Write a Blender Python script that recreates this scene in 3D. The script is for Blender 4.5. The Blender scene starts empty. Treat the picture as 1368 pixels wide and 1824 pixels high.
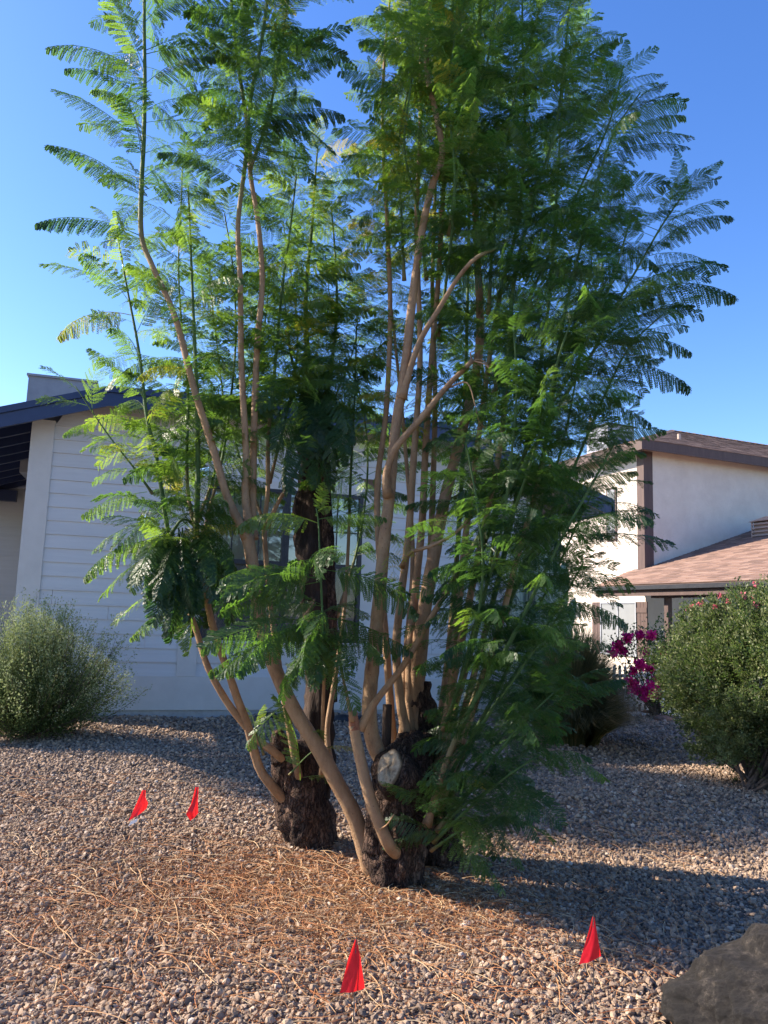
import bpy, math, random
import numpy as np
from math import sin, cos, tan, radians, pi, atan2, sqrt
from mathutils import Vector, noise as mnoise

# ------------------------------------------------------------------ camera, sky, sun
S = bpy.context.scene
COL = S.collection
CAMH, PITCH, ROLL, FPX = 1.55, radians(7.8), radians(1.9), 1370.0
cam_d = bpy.data.cameras.new('camera'); cam = bpy.data.objects.new('camera', cam_d); COL.objects.link(cam)
cam_d.sensor_fit = 'VERTICAL'; cam_d.sensor_height = 24; cam_d.lens = 24 * FPX / 1824
cam_d.clip_start = 0.05; cam_d.clip_end = 2000
from mathutils import Matrix
cam.matrix_world = Matrix.Translation((0, 0, CAMH)) @ Matrix.Rotation(pi / 2 + PITCH, 4, 'X') @ Matrix.Rotation(ROLL, 4, 'Z')
S.camera = cam

SUN_TH, SUN_EL = radians(13), radians(32)
SUNV = Vector((-cos(SUN_TH) * cos(SUN_EL), sin(SUN_TH) * cos(SUN_EL), sin(SUN_EL)))   # towards the sun
w = bpy.data.worlds.new('World'); S.world = w; w.use_nodes = True
nt = w.node_tree; bg = nt.nodes['Background']
sky = nt.nodes.new('ShaderNodeTexSky'); sky.sky_type = 'NISHITA'; sky.sun_disc = False
sky.sun_elevation = SUN_EL; sky.sun_rotation = atan2(SUNV.x, SUNV.y)
sky.air_density = 1.0; sky.dust_density = 0.4; sky.ozone_density = 3.0
hs = nt.nodes.new('ShaderNodeHueSaturation'); hs.inputs['Saturation'].default_value = 1.24; hs.inputs['Hue'].default_value = 0.513
nt.links.new(sky.outputs[0], hs.inputs['Color']); nt.links.new(hs.outputs[0], bg.inputs[0])
bg.inputs[1].default_value = 0.13
sl = bpy.data.lights.new('sun', 'SUN'); sl.energy = 5.0; sl.angle = radians(0.5); sl.color = (1.0, 0.88, 0.73)
so = bpy.data.objects.new('sun', sl); COL.objects.link(so); so.rotation_euler = SUNV.to_track_quat('Z', 'Y').to_euler()
S.view_settings.view_transform = 'Standard'; S.view_settings.look = 'None'
S.view_settings.exposure = 1.28; S.view_settings.gamma = 1.0
S.cycles.use_adaptive_sampling = True; S.cycles.adaptive_threshold = 0.012
S.cycles.max_bounces = 6; S.cycles.diffuse_bounces = 3; S.cycles.glossy_bounces = 3
S.cycles.transmission_bounces = 4; S.cycles.transparent_max_bounces = 8
S.cycles.caustics_reflective = False; S.cycles.caustics_refractive = False
S.cycles.use_denoising = True

RNG = np.random.default_rng(7)
random.seed(7)
Z3 = np.array([0, 0, 1.0])

# ------------------------------------------------------------------ photo measuring (pixel -> point of a known plane)
def ray(px, py):
    a = px - 684.; b = 912. - py
    c, s = cos(ROLL), sin(ROLL)
    x = (a * c - b * s) / FPX; u = (a * s + b * c) / FPX
    return np.array([x, cos(PITCH) - u * sin(PITCH), sin(PITCH) + u * cos(PITCH)])
def G(px, py, z=0.0):
    d = ray(px, py); return np.array([0, 0, CAMH]) + d * ((z - CAMH) / d[2])
def P(px, py, y):
    d = ray(px, py); return np.array([0, 0, CAMH]) + d * (y / d[1])
def hfun(x, y):
    """gentle unevenness of the yard"""
    return 0.022 * np.sin(x * 1.3 + 0.7 * y) + 0.016 * np.sin(2.1 * y - 0.8 * x + 1.0) + 0.010 * np.sin(3.7 * x + 2.9 * y)

# ------------------------------------------------------------------ object helpers
def tag(o, label=None, cat=None, group=None, kind=None):
    if label: o['label'] = label
    if cat: o['category'] = cat
    if group: o['group'] = group
    if kind: o['kind'] = kind
    return o
def thing(name, loc, label, cat, group=None):
    o = bpy.data.objects.new(name, None); COL.objects.link(o); o.location = [float(v) for v in loc]
    o.empty_display_size = 0.1
    return tag(o, label, cat, group)
def root_loc(p):
    l = Vector((0, 0, 0))
    while p: l = l + p.location; p = p.parent
    return np.array(l)
def mesh(name, V, F, mat, parent=None, smooth=False, attrs=None, loc=None):
    """V (N,3) world coordinates, F (M,k) or list of arrays/lists of faces; attrs {name:(domain,array)}"""
    V = np.asarray(V, dtype=np.float64)
    if parent is not None: off = root_loc(parent)
    elif loc is not None: off = np.asarray(loc, float)
    else: off = np.zeros(3)
    V = V - off
    me = bpy.data.meshes.new(name)
    groups = F if isinstance(F, list) and len(F) and isinstance(F[0], np.ndarray) else None
    if groups is None:
        if isinstance(F, np.ndarray): groups = [F]
        else:
            d = {}
            for f in F: d.setdefault(len(f), []).append(f)
            groups = [np.array(v) for v in d.values()]
    groups = [g for g in groups if len(g)]
    lv = np.concatenate([g.reshape(-1) for g in groups]).astype(np.int32)
    lt = np.concatenate([np.full(len(g), g.shape[1]) for g in groups]).astype(np.int32)
    ls = np.concatenate([[0], np.cumsum(lt)[:-1]]).astype(np.int32)
    me.vertices.add(len(V)); me.vertices.foreach_set('co', V.astype(np.float32).reshape(-1))
    me.loops.add(len(lv)); me.loops.foreach_set('vertex_index', lv)
    me.polygons.add(len(lt)); me.polygons.foreach_set('loop_start', ls)
    if attrs:
        for k, (dom, arr) in attrs.items():
            at = me.attributes.new(k, 'FLOAT', dom); at.data.foreach_set('value', np.asarray(arr, np.float32))
    me.update(calc_edges=True)
    me.polygons.foreach_set('use_smooth', np.full(len(lt), bool(smooth)))
    if isinstance(mat, (list, tuple)):
        for m in mat: me.materials.append(m)
    else: me.materials.append(mat)
    o = bpy.data.objects.new(name, me); COL.objects.link(o)
    if parent is not None: o.parent = parent
    elif loc is not None: o.location = [float(v) for v in loc]
    return o

class MB:
    """collects boxes, prisms and tubes into one mesh"""
    def __init__(s): s.V = []; s.F = []; s.n = 0; s.A = []
    def add(s, V, F, a=0.0):
        V = np.asarray(V, float)
        s.V.append(V)
        for f in F: s.F.append([int(i) + s.n for i in f])
        s.A.append(np.broadcast_to(np.asarray(a, float), (len(V),))); s.n += len(V)
    def prism(s, pts, ext):
        """closed polygon pts (list of 3D) extruded by vector ext"""
        pts = np.asarray(pts, float); n = len(pts); e = np.asarray(ext, float)
        V = np.vstack([pts, pts + e])
        F = [list(range(n))[::-1], list(range(n, 2 * n))] + [[i, (i + 1) % n, n + (i + 1) % n, n + i] for i in range(n)]
        s.add(V, F)
    def box(s, o, a, b, c):
        o, a, b, c = [np.asarray(q, float) for q in (o, a, b, c)]
        s.prism([o, o + a, o + a + b, o + b], c)
    def tube(s, pts, rad, seg=8, cap=True, a=0.0, squash=None):
        V, F = tube_mesh(pts, rad, seg, cap); s.add(V, F, a if np.ndim(a) == 0 else np.repeat(a, seg).tolist() + ([a[0], a[-1]] if cap else []))
    def build(s, name, mat, parent=None, smooth=False, loc=None, attr=None):
        return mesh(name, np.vstack(s.V), s.F, mat, parent, smooth, {attr: ('POINT', np.concatenate(s.A))} if attr else None, loc)

def spline(pts, step=0.05):
    """Catmull-Rom through pts; returns resampled points and parameter 0..len-1"""
    pts = np.asarray(pts, float); n = len(pts)
    ext = np.vstack([2 * pts[0] - pts[1], pts, 2 * pts[-1] - pts[-2]])
    out = []; par = []
    for i in range(n - 1):
        p0, p1, p2, p3 = ext[i:i + 4]
        m = max(2, int(np.linalg.norm(p2[:3] - p1[:3]) / step))
        t = np.arange(m) / m; t = t[:, None]
        out.append(0.5 * ((2 * p1) + (-p0 + p2) * t + (2 * p0 - 5 * p1 + 4 * p2 - p3) * t ** 2 + (-p0 + 3 * p1 - 3 * p2 + p3) * t ** 3))
        par.append(i + t[:, 0])
    out.append(pts[-1:]); par.append([n - 1.0])
    return np.vstack(out), np.concatenate(par)

def tube_mesh(pts, rad, seg=8, cap=True):
    pts = np.asarray(pts, float); n = len(pts); rad = np.asarray(rad, float) * np.ones(n)
    T = np.gradient(pts, axis=0); T /= np.linalg.norm(T, axis=1)[:, None] + 1e-12
    u = np.cross(T[0], [0.3, 1, 0.2]); u /= np.linalg.norm(u)
    th = np.arange(seg) * 2 * pi / seg
    V = np.zeros((n, seg, 3))
    for i in range(n):
        u = u - T[i] * np.dot(u, T[i]); u /= np.linalg.norm(u) + 1e-12
        v = np.cross(T[i], u)
        V[i] = pts[i] + rad[i] * (np.cos(th)[:, None] * u + np.sin(th)[:, None] * v)
    V = V.reshape(-1, 3)
    F = []
    for i in range(n - 1):
        for j in range(seg):
            k = (j + 1) % seg
            F.append([i * seg + j, i * seg + k, (i + 1) * seg + k, (i + 1) * seg + j])
    if cap:
        V = np.vstack([V, pts[0] - 0 * T[0], pts[-1]])
        a, b = n * seg, n * seg + 1
        for j in range(seg):
            k = (j + 1) % seg
            F.append([k, j, a]); F.append([(n - 1) * seg + j, (n - 1) * seg + k, b])
    return V, F

# ------------------------------------------------------------------ materials
def mat(name):
    m = bpy.data.materials.new(name); m.use_nodes = True
    t = m.node_tree; b = t.nodes['Principled BSDF']
    return m, t, b
def N(t, kind, **kw):
    n = t.nodes.new(kind)
    for k, v in kw.items():
        if k in n.inputs: n.inputs[k].default_value = v
        else: setattr(n, k, v)
    return n
def ramp(t, fac, stops):
    r = t.nodes.new('ShaderNodeValToRGB'); e = r.color_ramp.elements
    while len(e) > 1: e.remove(e[-1])
    e[0].position = stops[0][0]; e[0].color = (*stops[0][1], 1)
    for p, c in stops[1:]:
        q = e.new(p); q.color = (*c, 1)
    t.links.new(fac, r.inputs[0]); return r
def noise_fac(t, scale, detail=4, rough=0.6, vec=None, stretch=None):
    n = N(t, 'ShaderNodeTexNoise', Scale=scale, Detail=detail, Roughness=rough)
    tc = t.nodes.new('ShaderNodeTexCoord'); src = tc.outputs['Object']
    if stretch:
        mp = t.nodes.new('ShaderNodeMapping'); mp.inputs['Scale'].default_value = stretch
        t.links.new(src, mp.inputs[0]); src = mp.outputs[0]
    t.links.new(src, n.inputs['Vector']); return n.outputs['Fac']
def bump(t, b, fac, strength=0.3, dist=0.01):
    bn = N(t, 'ShaderNodeBump', Strength=strength, Distance=dist)
    t.links.new(fac, bn.inputs['Height']); t.links.new(bn.outputs[0], b.inputs['Normal'])
def simple(name, c1, c2, scale=8, rough=0.8, bstr=0.2, bdist=0.004, spec=0.3, stretch=None, bscale=None):
    m, t, b = mat(name)
    f = noise_fac(t, scale, 6, 0.65, stretch=stretch)
    r = ramp(t, f, [(0.3, c1), (0.7, c2)]); t.links.new(r.outputs[0], b.inputs['Base Color'])
    b.inputs['Roughness'].default_value = rough; b.inputs['Specular IOR Level'].default_value = spec
    if bstr: bump(t, b, noise_fac(t, bscale or scale * 6, 5, 0.6, stretch=stretch), bstr, bdist)
    return m
def leaf_mat(name, stops, trans, tw=0.45, rough=0.45, spec=0.35):
    """leaf: reflecting side + light passing through; face attribute 'tint' picks the leaf's own colour"""
    m, t, b = mat(name)
    at = t.nodes.new('ShaderNodeAttribute'); at.attribute_name = 'tint'
    r = ramp(t, at.outputs['Fac'], stops); t.links.new(r.outputs[0], b.inputs['Base Color'])
    b.inputs['Roughness'].default_value = rough; b.inputs['Specular IOR Level'].default_value = spec
    tr = t.nodes.new('ShaderNodeBsdfTranslucent')
    r2 = ramp(t, at.outputs['Fac'], trans); t.links.new(r2.outputs[0], tr.inputs['Color'])
    mx = t.nodes.new('ShaderNodeMixShader'); mx.inputs[0].default_value = tw
    t.links.new(b.outputs[0], mx.inputs[1]); t.links.new(tr.outputs[0], mx.inputs[2])
    t.links.new(mx.outputs[0], t.nodes['Material Output'].inputs['Surface'])
    return m

M = {}
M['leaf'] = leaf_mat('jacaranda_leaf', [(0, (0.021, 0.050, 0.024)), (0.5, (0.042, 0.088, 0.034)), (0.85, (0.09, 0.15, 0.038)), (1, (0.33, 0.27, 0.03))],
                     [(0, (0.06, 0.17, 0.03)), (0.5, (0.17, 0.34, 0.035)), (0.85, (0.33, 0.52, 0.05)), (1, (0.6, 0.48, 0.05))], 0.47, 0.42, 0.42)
def stem_mat():
    m, t, b = mat('stem_bark')
    at = t.nodes.new('ShaderNodeAttribute'); at.attribute_name = 'green'
    f = noise_fac(t, 13, 9, 0.72, stretch=(1, 1, 0.45))
    r1 = ramp(t, f, [(0.28, (0.15, 0.085, 0.048)), (0.42, (0.29, 0.17, 0.090)), (0.6, (0.38, 0.235, 0.128)), (0.8, (0.47, 0.325, 0.20))])
    r2 = ramp(t, f, [(0.3, (0.05, 0.10, 0.03)), (0.7, (0.10, 0.17, 0.05))])
    mx = N(t, 'ShaderNodeMix', data_type='RGBA')
    t.links.new(at.outputs['Fac'], mx.inputs[0]); t.links.new(r1.outputs[0], mx.inputs[6]); t.links.new(r2.outputs[0], mx.inputs[7])
    v = N(t, 'ShaderNodeTexVoronoi', Scale=24.0); tc = t.nodes.new('ShaderNodeTexCoord'); t.links.new(tc.outputs['Object'], v.inputs['Vector'])
    rv = ramp(t, v.outputs['Distance'], [(0.04, (0.45, 0.4, 0.36)), (0.13, (1, 1, 1))])
    mm = N(t, 'ShaderNodeMix', data_type='RGBA', blend_type='MULTIPLY'); mm.inputs[0].default_value = 0.85
    t.links.new(mx.outputs[2], mm.inputs[6]); t.links.new(rv.outputs[0], mm.inputs[7])
    t.links.new(mm.outputs[2], b.inputs['Base Color'])
    b.inputs['Roughness'].default_value = 0.62; b.inputs['Specular IOR Level'].default_value = 0.3
    bump(t, b, noise_fac(t, 55, 7, 0.75, stretch=(1, 1, 1.6)), 0.8, 0.012)
    return m
M['stem'] = stem_mat()
def bark_mat():
    m, t, b = mat('old_bark')
    f = noise_fac(t, 11, 9, 0.78, stretch=(1, 1, 0.4))
    r = ramp(t, f, [(0.28, (0.022, 0.016, 0.014)), (0.48, (0.06, 0.04, 0.033)), (0.58, (0.15, 0.095, 0.07)), (0.72, (0.30, 0.20, 0.145))])
    t.links.new(r.outputs[0], b.inputs['Base Color'])
    b.inputs['Roughness'].default_value = 0.9; b.inputs['Specular IOR Level'].default_value = 0.15
    vo = N(t, 'ShaderNodeTexVoronoi', Scale=46.0, feature='DISTANCE_TO_EDGE'); tc = t.nodes.new('ShaderNodeTexCoord'); mp = t.nodes.new('ShaderNodeMapping'); mp.inputs['Scale'].default_value = (1, 1, .17)
    nz = N(t, 'ShaderNodeTexNoise', Scale=14.0, Detail=4); va = N(t, 'ShaderNodeVectorMath', operation='SCALE'); va.inputs['Scale'].default_value = .10; ad = t.nodes.new('ShaderNodeVectorMath')
    t.links.new(tc.outputs['Object'], nz.inputs['Vector']); t.links.new(nz.outputs['Color'], va.inputs[0]); t.links.new(tc.outputs['Object'], ad.inputs[0]); t.links.new(va.outputs[0], ad.inputs[1])
    t.links.new(ad.outputs[0], mp.inputs[0]); t.links.new(mp.outputs[0], vo.inputs['Vector'])
    rp = ramp(t, vo.outputs['Distance'], [(0.0, (0.5, 0.46, 0.44)), (0.09, (0.95, 0.93, 0.9)), (0.35, (1.25, 1.2, 1.15))])
    mm = N(t, 'ShaderNodeMix', data_type='RGBA', blend_type='MULTIPLY'); mm.inputs[0].default_value = 1
    t.links.new(r.outputs[0], mm.inputs[6]); t.links.new(rp.outputs[0], mm.inputs[7]); t.links.new(mm.outputs[2], b.inputs['Base Color'])
    sm = N(t, 'ShaderNodeMath', operation='ADD'); ml = N(t, 'ShaderNodeMath', operation='MULTIPLY'); ml.inputs[1].default_value = 1.6
    t.links.new(noise_fac(t, 26, 8, 0.75, stretch=(1, 1, 0.28)), ml.inputs[0]); rb = ramp(t, vo.outputs['Distance'], [(0, (0, 0, 0)), (.15, (1, 1, 1))])
    t.links.new(ml.outputs[0], sm.inputs[0]); t.links.new(rb.outputs[0], sm.inputs[1]); bump(t, b, sm.outputs[0], 1.0, 0.016)
    return m
M['bark'] = bark_mat()
M['burnt'] = simple('charred_bark', (0.014, 0.011, 0.010), (0.085, 0.06, 0.048), 9, 0.92, 1.0, 0.04, 0.1, stretch=(1, 1, 0.25), bscale=24)
def cut_mat():
    m, t, b = mat('cut_wood')
    f = noise_fac(t, 22, 8, 0.75); r = ramp(t, f, [(0.32, (0.10, 0.065, 0.04)), (0.45, (0.36, 0.26, 0.165)), (0.6, (0.52, 0.40, 0.27)), (0.8, (0.64, 0.52, 0.38))])
    at = t.nodes.new('ShaderNodeAttribute'); at.attribute_name = 'ring'
    r2 = ramp(t, at.outputs['Fac'], [(0, (0.25, 0.2, 0.16)), (0.1, (0.9, 0.85, 0.8)), (0.8, (1, 1, 1)), (0.93, (0.55, 0.47, 0.4)), (1, (0.2, 0.16, 0.13))])
    mm = N(t, 'ShaderNodeMix', data_type='RGBA', blend_type='MULTIPLY'); mm.inputs[0].default_value = 1
    t.links.new(r.outputs[0], mm.inputs[6]); t.links.new(r2.outputs[0], mm.inputs[7]); t.links.new(mm.outputs[2], b.inputs['Base Color'])
    b.inputs['Roughness'].default_value = .85; bump(t, b, f, 0.8, 0.02); return m
M['cut'] = cut_mat()
M['rust'] = simple('fresh_split_wood', (0.16, 0.05, 0.03), (0.36, 0.17, 0.10), 30, 0.85, 0.6, 0.008, 0.1, stretch=(1, 1, 0.3))

def gravel_mat():
    m, t, b = mat('gravel_stone')
    at = t.nodes.new('ShaderNodeAttribute'); at.attribute_name = 'tint'
    r = ramp(t, at.outputs['Fac'], [(0, (0.10, 0.08, 0.07)), (0.2, (0.20, 0.15, 0.115)), (0.5, (0.36, 0.255, 0.175)), (0.8, (0.48, 0.345, 0.235)), (1, (0.60, 0.49, 0.39))])
    f = noise_fac(t, 60, 4, 0.6)
    r2 = ramp(t, f, [(0.3, (0.72, 0.7, 0.7)), (0.7, (1, 1, 1))])
    mm = N(t, 'ShaderNodeMix', data_type='RGBA', blend_type='MULTIPLY'); mm.inputs[0].default_value = 1
    t.links.new(r.outputs[0], mm.inputs[6]); t.links.new(r2.outputs[0], mm.inputs[7]); t.links.new(mm.outputs[2], b.inputs['Base Color'])
    b.inputs['Roughness'].default_value = 0.85; b.inputs['Specular IOR Level'].default_value = 0.25
    bump(t, b, noise_fac(t, 160, 4, 0.6), 0.4, 0.003)
    return m
M['gravel'] = gravel_mat()
def ground_mat():
    m, t, b = mat('ground_soil')
    v = N(t, 'ShaderNodeTexVoronoi', Scale=26.0); tc = t.nodes.new('ShaderNodeTexCoord'); t.links.new(tc.outputs['Object'], v.inputs['Vector'])
    f = noise_fac(t, 1.2, 6, 0.6)
    r = ramp(t, v.outputs['Color'], [(0, (0.16, 0.13, 0.11)), (0.5, (0.28, 0.225, 0.185)), (1, (0.42, 0.35, 0.29))])
    rr = ramp(t, f, [(0.3, (0.8, 0.77, 0.75)), (0.7, (1, 1, 1))])
    mm = N(t, 'ShaderNodeMix', data_type='RGBA', blend_type='MULTIPLY'); mm.inputs[0].default_value = 1
    t.links.new(r.outputs[0], mm.inputs[6]); t.links.new(rr.outputs[0], mm.inputs[7]); t.links.new(mm.outputs[2], b.inputs['Base Color'])
    b.inputs['Roughness'].default_value = 0.95
    bump(t, b, v.outputs['Distance'], 1.0, 0.03)
    return m
M['ground'] = ground_mat()
M['siding'] = simple('painted_siding', (0.53, 0.52, 0.51), (0.60, 0.59, 0.58), 3, 0.6, 0.25, 0.003, 0.35, stretch=(0.3, 0.3, 6), bscale=20)
M['trim'] = simple('painted_trim', (0.54, 0.51, 0.47), (0.60, 0.57, 0.53), 4, 0.6, 0.15, 0.003, 0.35, bscale=40)
M['found'] = simple('foundation', (0.32, 0.31, 0.30), (0.46, 0.45, 0.44), 9, 0.9, 0.4, 0.006)
M['navy'] = simple('navy_paint', (0.010, 0.022, 0.075), (0.016, 0.032, 0.10), 5, 0.4, 0.1, 0.002, 0.5)
M['frame'] = simple('dark_window_frame', (0.02, 0.022, 0.028), (0.035, 0.037, 0.045), 6, 0.4, 0.0)
M['blind'] = simple('blind', (0.66, 0.68, 0.68), (0.74, 0.76, 0.76), 2, 0.7, 0.0)
M['room'] = simple('dark_room', (0.02, 0.02, 0.02), (0.03, 0.03, 0.03), 2, 0.9, 0.0)
M['stucco'] = simple('stucco', (0.64, 0.56, 0.48), (0.74, 0.66, 0.57), 2.0, 0.9, 0.9, 0.02, 0.15, bscale=18)
M['brown'] = simple('brown_trim', (0.085, 0.055, 0.05), (0.12, 0.08, 0.07), 4, 0.65, 0.2, 0.003, stretch=(3, 3, 0.5))
M['screen'] = simple('window_screen', (0.22, 0.235, 0.245), (0.26, 0.275, 0.285), 3, 0.6, 0.0)
M['white'] = simple('white_paint', (0.80, 0.79, 0.77), (0.86, 0.85, 0.83), 4, 0.5, 0.1, 0.002)
M['grey'] = simple('grey_metal', (0.27, 0.29, 0.33), (0.36, 0.38, 0.42), 3, 0.45, 0.1, 0.003)
M['tan'] = simple('tan_vent', (0.42, 0.31, 0.25), (0.5, 0.38, 0.31), 6, 0.7, 0.0)
def shingle_mat(name, c1, c2, c3):
    m, t, b = mat(name)
    at = t.nodes.new('ShaderNodeAttribute'); at.attribute_name = 'tint'
    r = ramp(t, at.outputs['Fac'], [(0, c1), (0.5, c2), (1, c3)])
    f = noise_fac(t, 30, 5, 0.7)
    r2 = ramp(t, f, [(0.3, (0.75, 0.75, 0.75)), (0.7, (1, 1, 1))])
    mm = N(t, 'ShaderNodeMix', data_type='RGBA', blend_type='MULTIPLY'); mm.inputs[0].default_value = 1
    t.links.new(r.outputs[0], mm.inputs[6]); t.links.new(r2.outputs[0], mm.inputs[7]); t.links.new(mm.outputs[2], b.inputs['Base Color'])
    b.inputs['Roughness'].default_value = 0.9; bump(t, b, noise_fac(t, 120, 3, 0.6), 0.4, 0.004)
    return m
M['shingle_br'] = shingle_mat('brown_shingle', (0.20, 0.125, 0.095), (0.30, 0.185, 0.14), (0.38, 0.25, 0.19))
M['shingle_dk'] = shingle_mat('dark_shingle', (0.05, 0.04, 0.04), (0.08, 0.065, 0.06), (0.12, 0.10, 0.09))
def glass_mat():
    m, t, b = mat('window_glass')
    g = N(t, 'ShaderNodeBsdfGlossy', Roughness=0.01); tr = t.nodes.new('ShaderNodeBsdfTransparent'); tr.inputs[0].default_value = (0.95, 0.97, 0.97, 1)
    fr = N(t, 'ShaderNodeFresnel', IOR=2.0); mx = t.nodes.new('ShaderNodeMixShader')
    t.links.new(fr.outputs[0], mx.inputs[0]); t.links.new(tr.outputs[0], mx.inputs[1]); t.links.new(g.outputs[0], mx.inputs[2])
    t.links.new(mx.outputs[0], t.nodes['Material Output'].inputs['Surface']); return m
M['glass'] = glass_mat()
def mesh_mat():
    m, t, b = mat('insect_mesh'); b.inputs['Base Color'].default_value = (.05, .055, .06, 1); tr = t.nodes.new('ShaderNodeBsdfTransparent'); mx = t.nodes.new('ShaderNodeMixShader'); mx.inputs[0].default_value = .3
    t.links.new(tr.outputs[0], mx.inputs[1]); t.links.new(b.outputs[0], mx.inputs[2]); t.links.new(mx.outputs[0], t.nodes['Material Output'].inputs['Surface']); return m
M['mesh'] = mesh_mat()
def flag_mat():
    m, t, b = mat('red_flag_plastic')
    f = noise_fac(t, 30, 3, 0.5)
    r = ramp(t, f, [(0.3, (0.70, 0.006, 0.022)), (0.7, (0.86, 0.012, 0.035))]); t.links.new(r.outputs[0], b.inputs['Base Color'])
    b.inputs['Roughness'].default_value = 0.4
    tr = t.nodes.new('ShaderNodeBsdfTranslucent'); tr.inputs[0].default_value = (0.95, 0.02, 0.02, 1)
    mx = t.nodes.new('ShaderNodeMixShader'); mx.inputs[0].default_value = 0.45
    t.links.new(b.outputs[0], mx.inputs[1]); t.links.new(tr.outputs[0], mx.inputs[2])
    t.links.new(mx.outputs[0], t.nodes['Material Output'].inputs['Surface']); return m
M['flag'] = flag_mat()
M['wire'] = simple('wire', (0.05, 0.05, 0.05), (0.12, 0.10, 0.09), 30, 0.5, 0.0)
def rock_mat():
    m, t, b = mat('boulder_rock_shaded')
    f = noise_fac(t, 9, 14, 0.85)
    r = ramp(t, f, [(0.3, (0.008, 0.006, 0.005)), (0.5, (0.018, 0.014, 0.012)), (0.58, (0.05, 0.040, 0.033)), (0.68, (0.24, 0.195, 0.155))])  # shade lying on the boulder is darkened into these rock colours
    t.links.new(r.outputs[0], b.inputs['Base Color']); b.inputs['Roughness'].default_value = 0.85
    bump(t, b, noise_fac(t, 34, 10, 0.8), 1.0, 0.04); return m
M['rock'] = rock_mat()
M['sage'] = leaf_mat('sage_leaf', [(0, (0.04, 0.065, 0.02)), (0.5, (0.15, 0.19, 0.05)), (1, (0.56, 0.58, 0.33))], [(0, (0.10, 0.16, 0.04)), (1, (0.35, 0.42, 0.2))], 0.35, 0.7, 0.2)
M['shrub'] = leaf_mat('shrub_leaf', [(0, (0.05, 0.06, 0.026)), (0.6, (0.12, 0.145, 0.058)), (1, (0.25, 0.26, 0.12))], [(0, (0.06, 0.14, 0.03)), (1, (0.25, 0.36, 0.08))], 0.3, 0.5, 0.3)
M['grass'] = leaf_mat('grass_blade', [(0, (0.07, 0.085, 0.03)), (0.5, (0.19, 0.17, 0.07)), (1, (0.50, 0.38, 0.19))], [(0, (0.06, 0.10, 0.02)), (1, (0.3, 0.22, 0.08))], 0.3, 0.5, 0.3)
M['bougleaf'] = leaf_mat('bougainvillea_leaf', [(0, (0.02, 0.05, 0.015)), (1, (0.07, 0.12, 0.03))], [(0, (0.05, 0.12, 0.02)), (1, (0.14, 0.28, 0.05))], 0.3, 0.4, 0.4)
M['bract'] = leaf_mat('magenta_bract', [(0, (0.52, 0.008, 0.15)), (1, (0.85, 0.03, 0.30))], [(0, (0.6, 0.01, 0.2)), (1, (0.9, 0.05, 0.32))], 0.45, 0.6, 0.2)
M['pinkfl'] = leaf_mat('pink_flower', [(0, (0.55, 0.10, 0.14)), (1, (0.7, 0.2, 0.25))], [(0, (0.7, 0.1, 0.2)), (1, (0.8, 0.3, 0.3))], 0.4, 0.6, 0.2)
M['twig'] = simple('shrub_twig', (0.05, 0.035, 0.028), (0.14, 0.10, 0.08), 20, 0.8, 0.2, 0.003)
M['cactus'] = simple('cactus_skin', (0.22, 0.27, 0.20), (0.36, 0.41, 0.32), 5, 0.6, 0.2, 0.004, stretch=(1, 1, 0.3))
M['litter'] = leaf_mat('dry_litter', [(0, (0.15, 0.045, 0.02)), (0.35, (0.34, 0.13, 0.05)), (0.7, (0.46, 0.24, 0.11)), (1, (0.62, 0.46, 0.27))], [(0, (0.2, 0.1, 0.05)), (1, (0.5, 0.35, 0.2))], 0.15, 0.7, 0.2)
M['brick'] = simple('edging_stone', (0.14, 0.07, 0.05), (0.30, 0.18, 0.14), 12, 0.85, 0.5, 0.01)
M['tub'] = simple('black_rubber', (0.012, 0.013, 0.016), (0.03, 0.03, 0.035), 8, 0.5, 0.0)

# ------------------------------------------------------------------ ground
def build_ground():
    def grid(xs, ys, zoff):
        X, Y = np.meshgrid(xs, ys); Zv = np.where((np.abs(X) < 20) & (Y < 30) & (Y > -5), hfun(X, Y), 0) + zoff
        V = np.stack([X, Y, Zv], -1).reshape(-1, 3); nx, ny = len(xs), len(ys)
        i = np.arange(ny - 1)[:, None] * nx + np.arange(nx - 1)[None]; i = i.reshape(-1)
        return V, np.stack([i, i + 1, i + nx + 1, i + nx], 1)
    xs = np.concatenate([[-600, -200, -80, -40], np.arange(-20, 20.01, 0.2), [40, 80, 200, 600]])
    ys = np.concatenate([[-600, -100, -20], np.arange(-5, 30.01, 0.2), [45, 80, 200, 700]])
    V, F = grid(xs, ys, 0.0)
    o = mesh('ground', V, F, M['ground'], smooth=True); tag(o, kind='structure')
build_ground()

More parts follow.
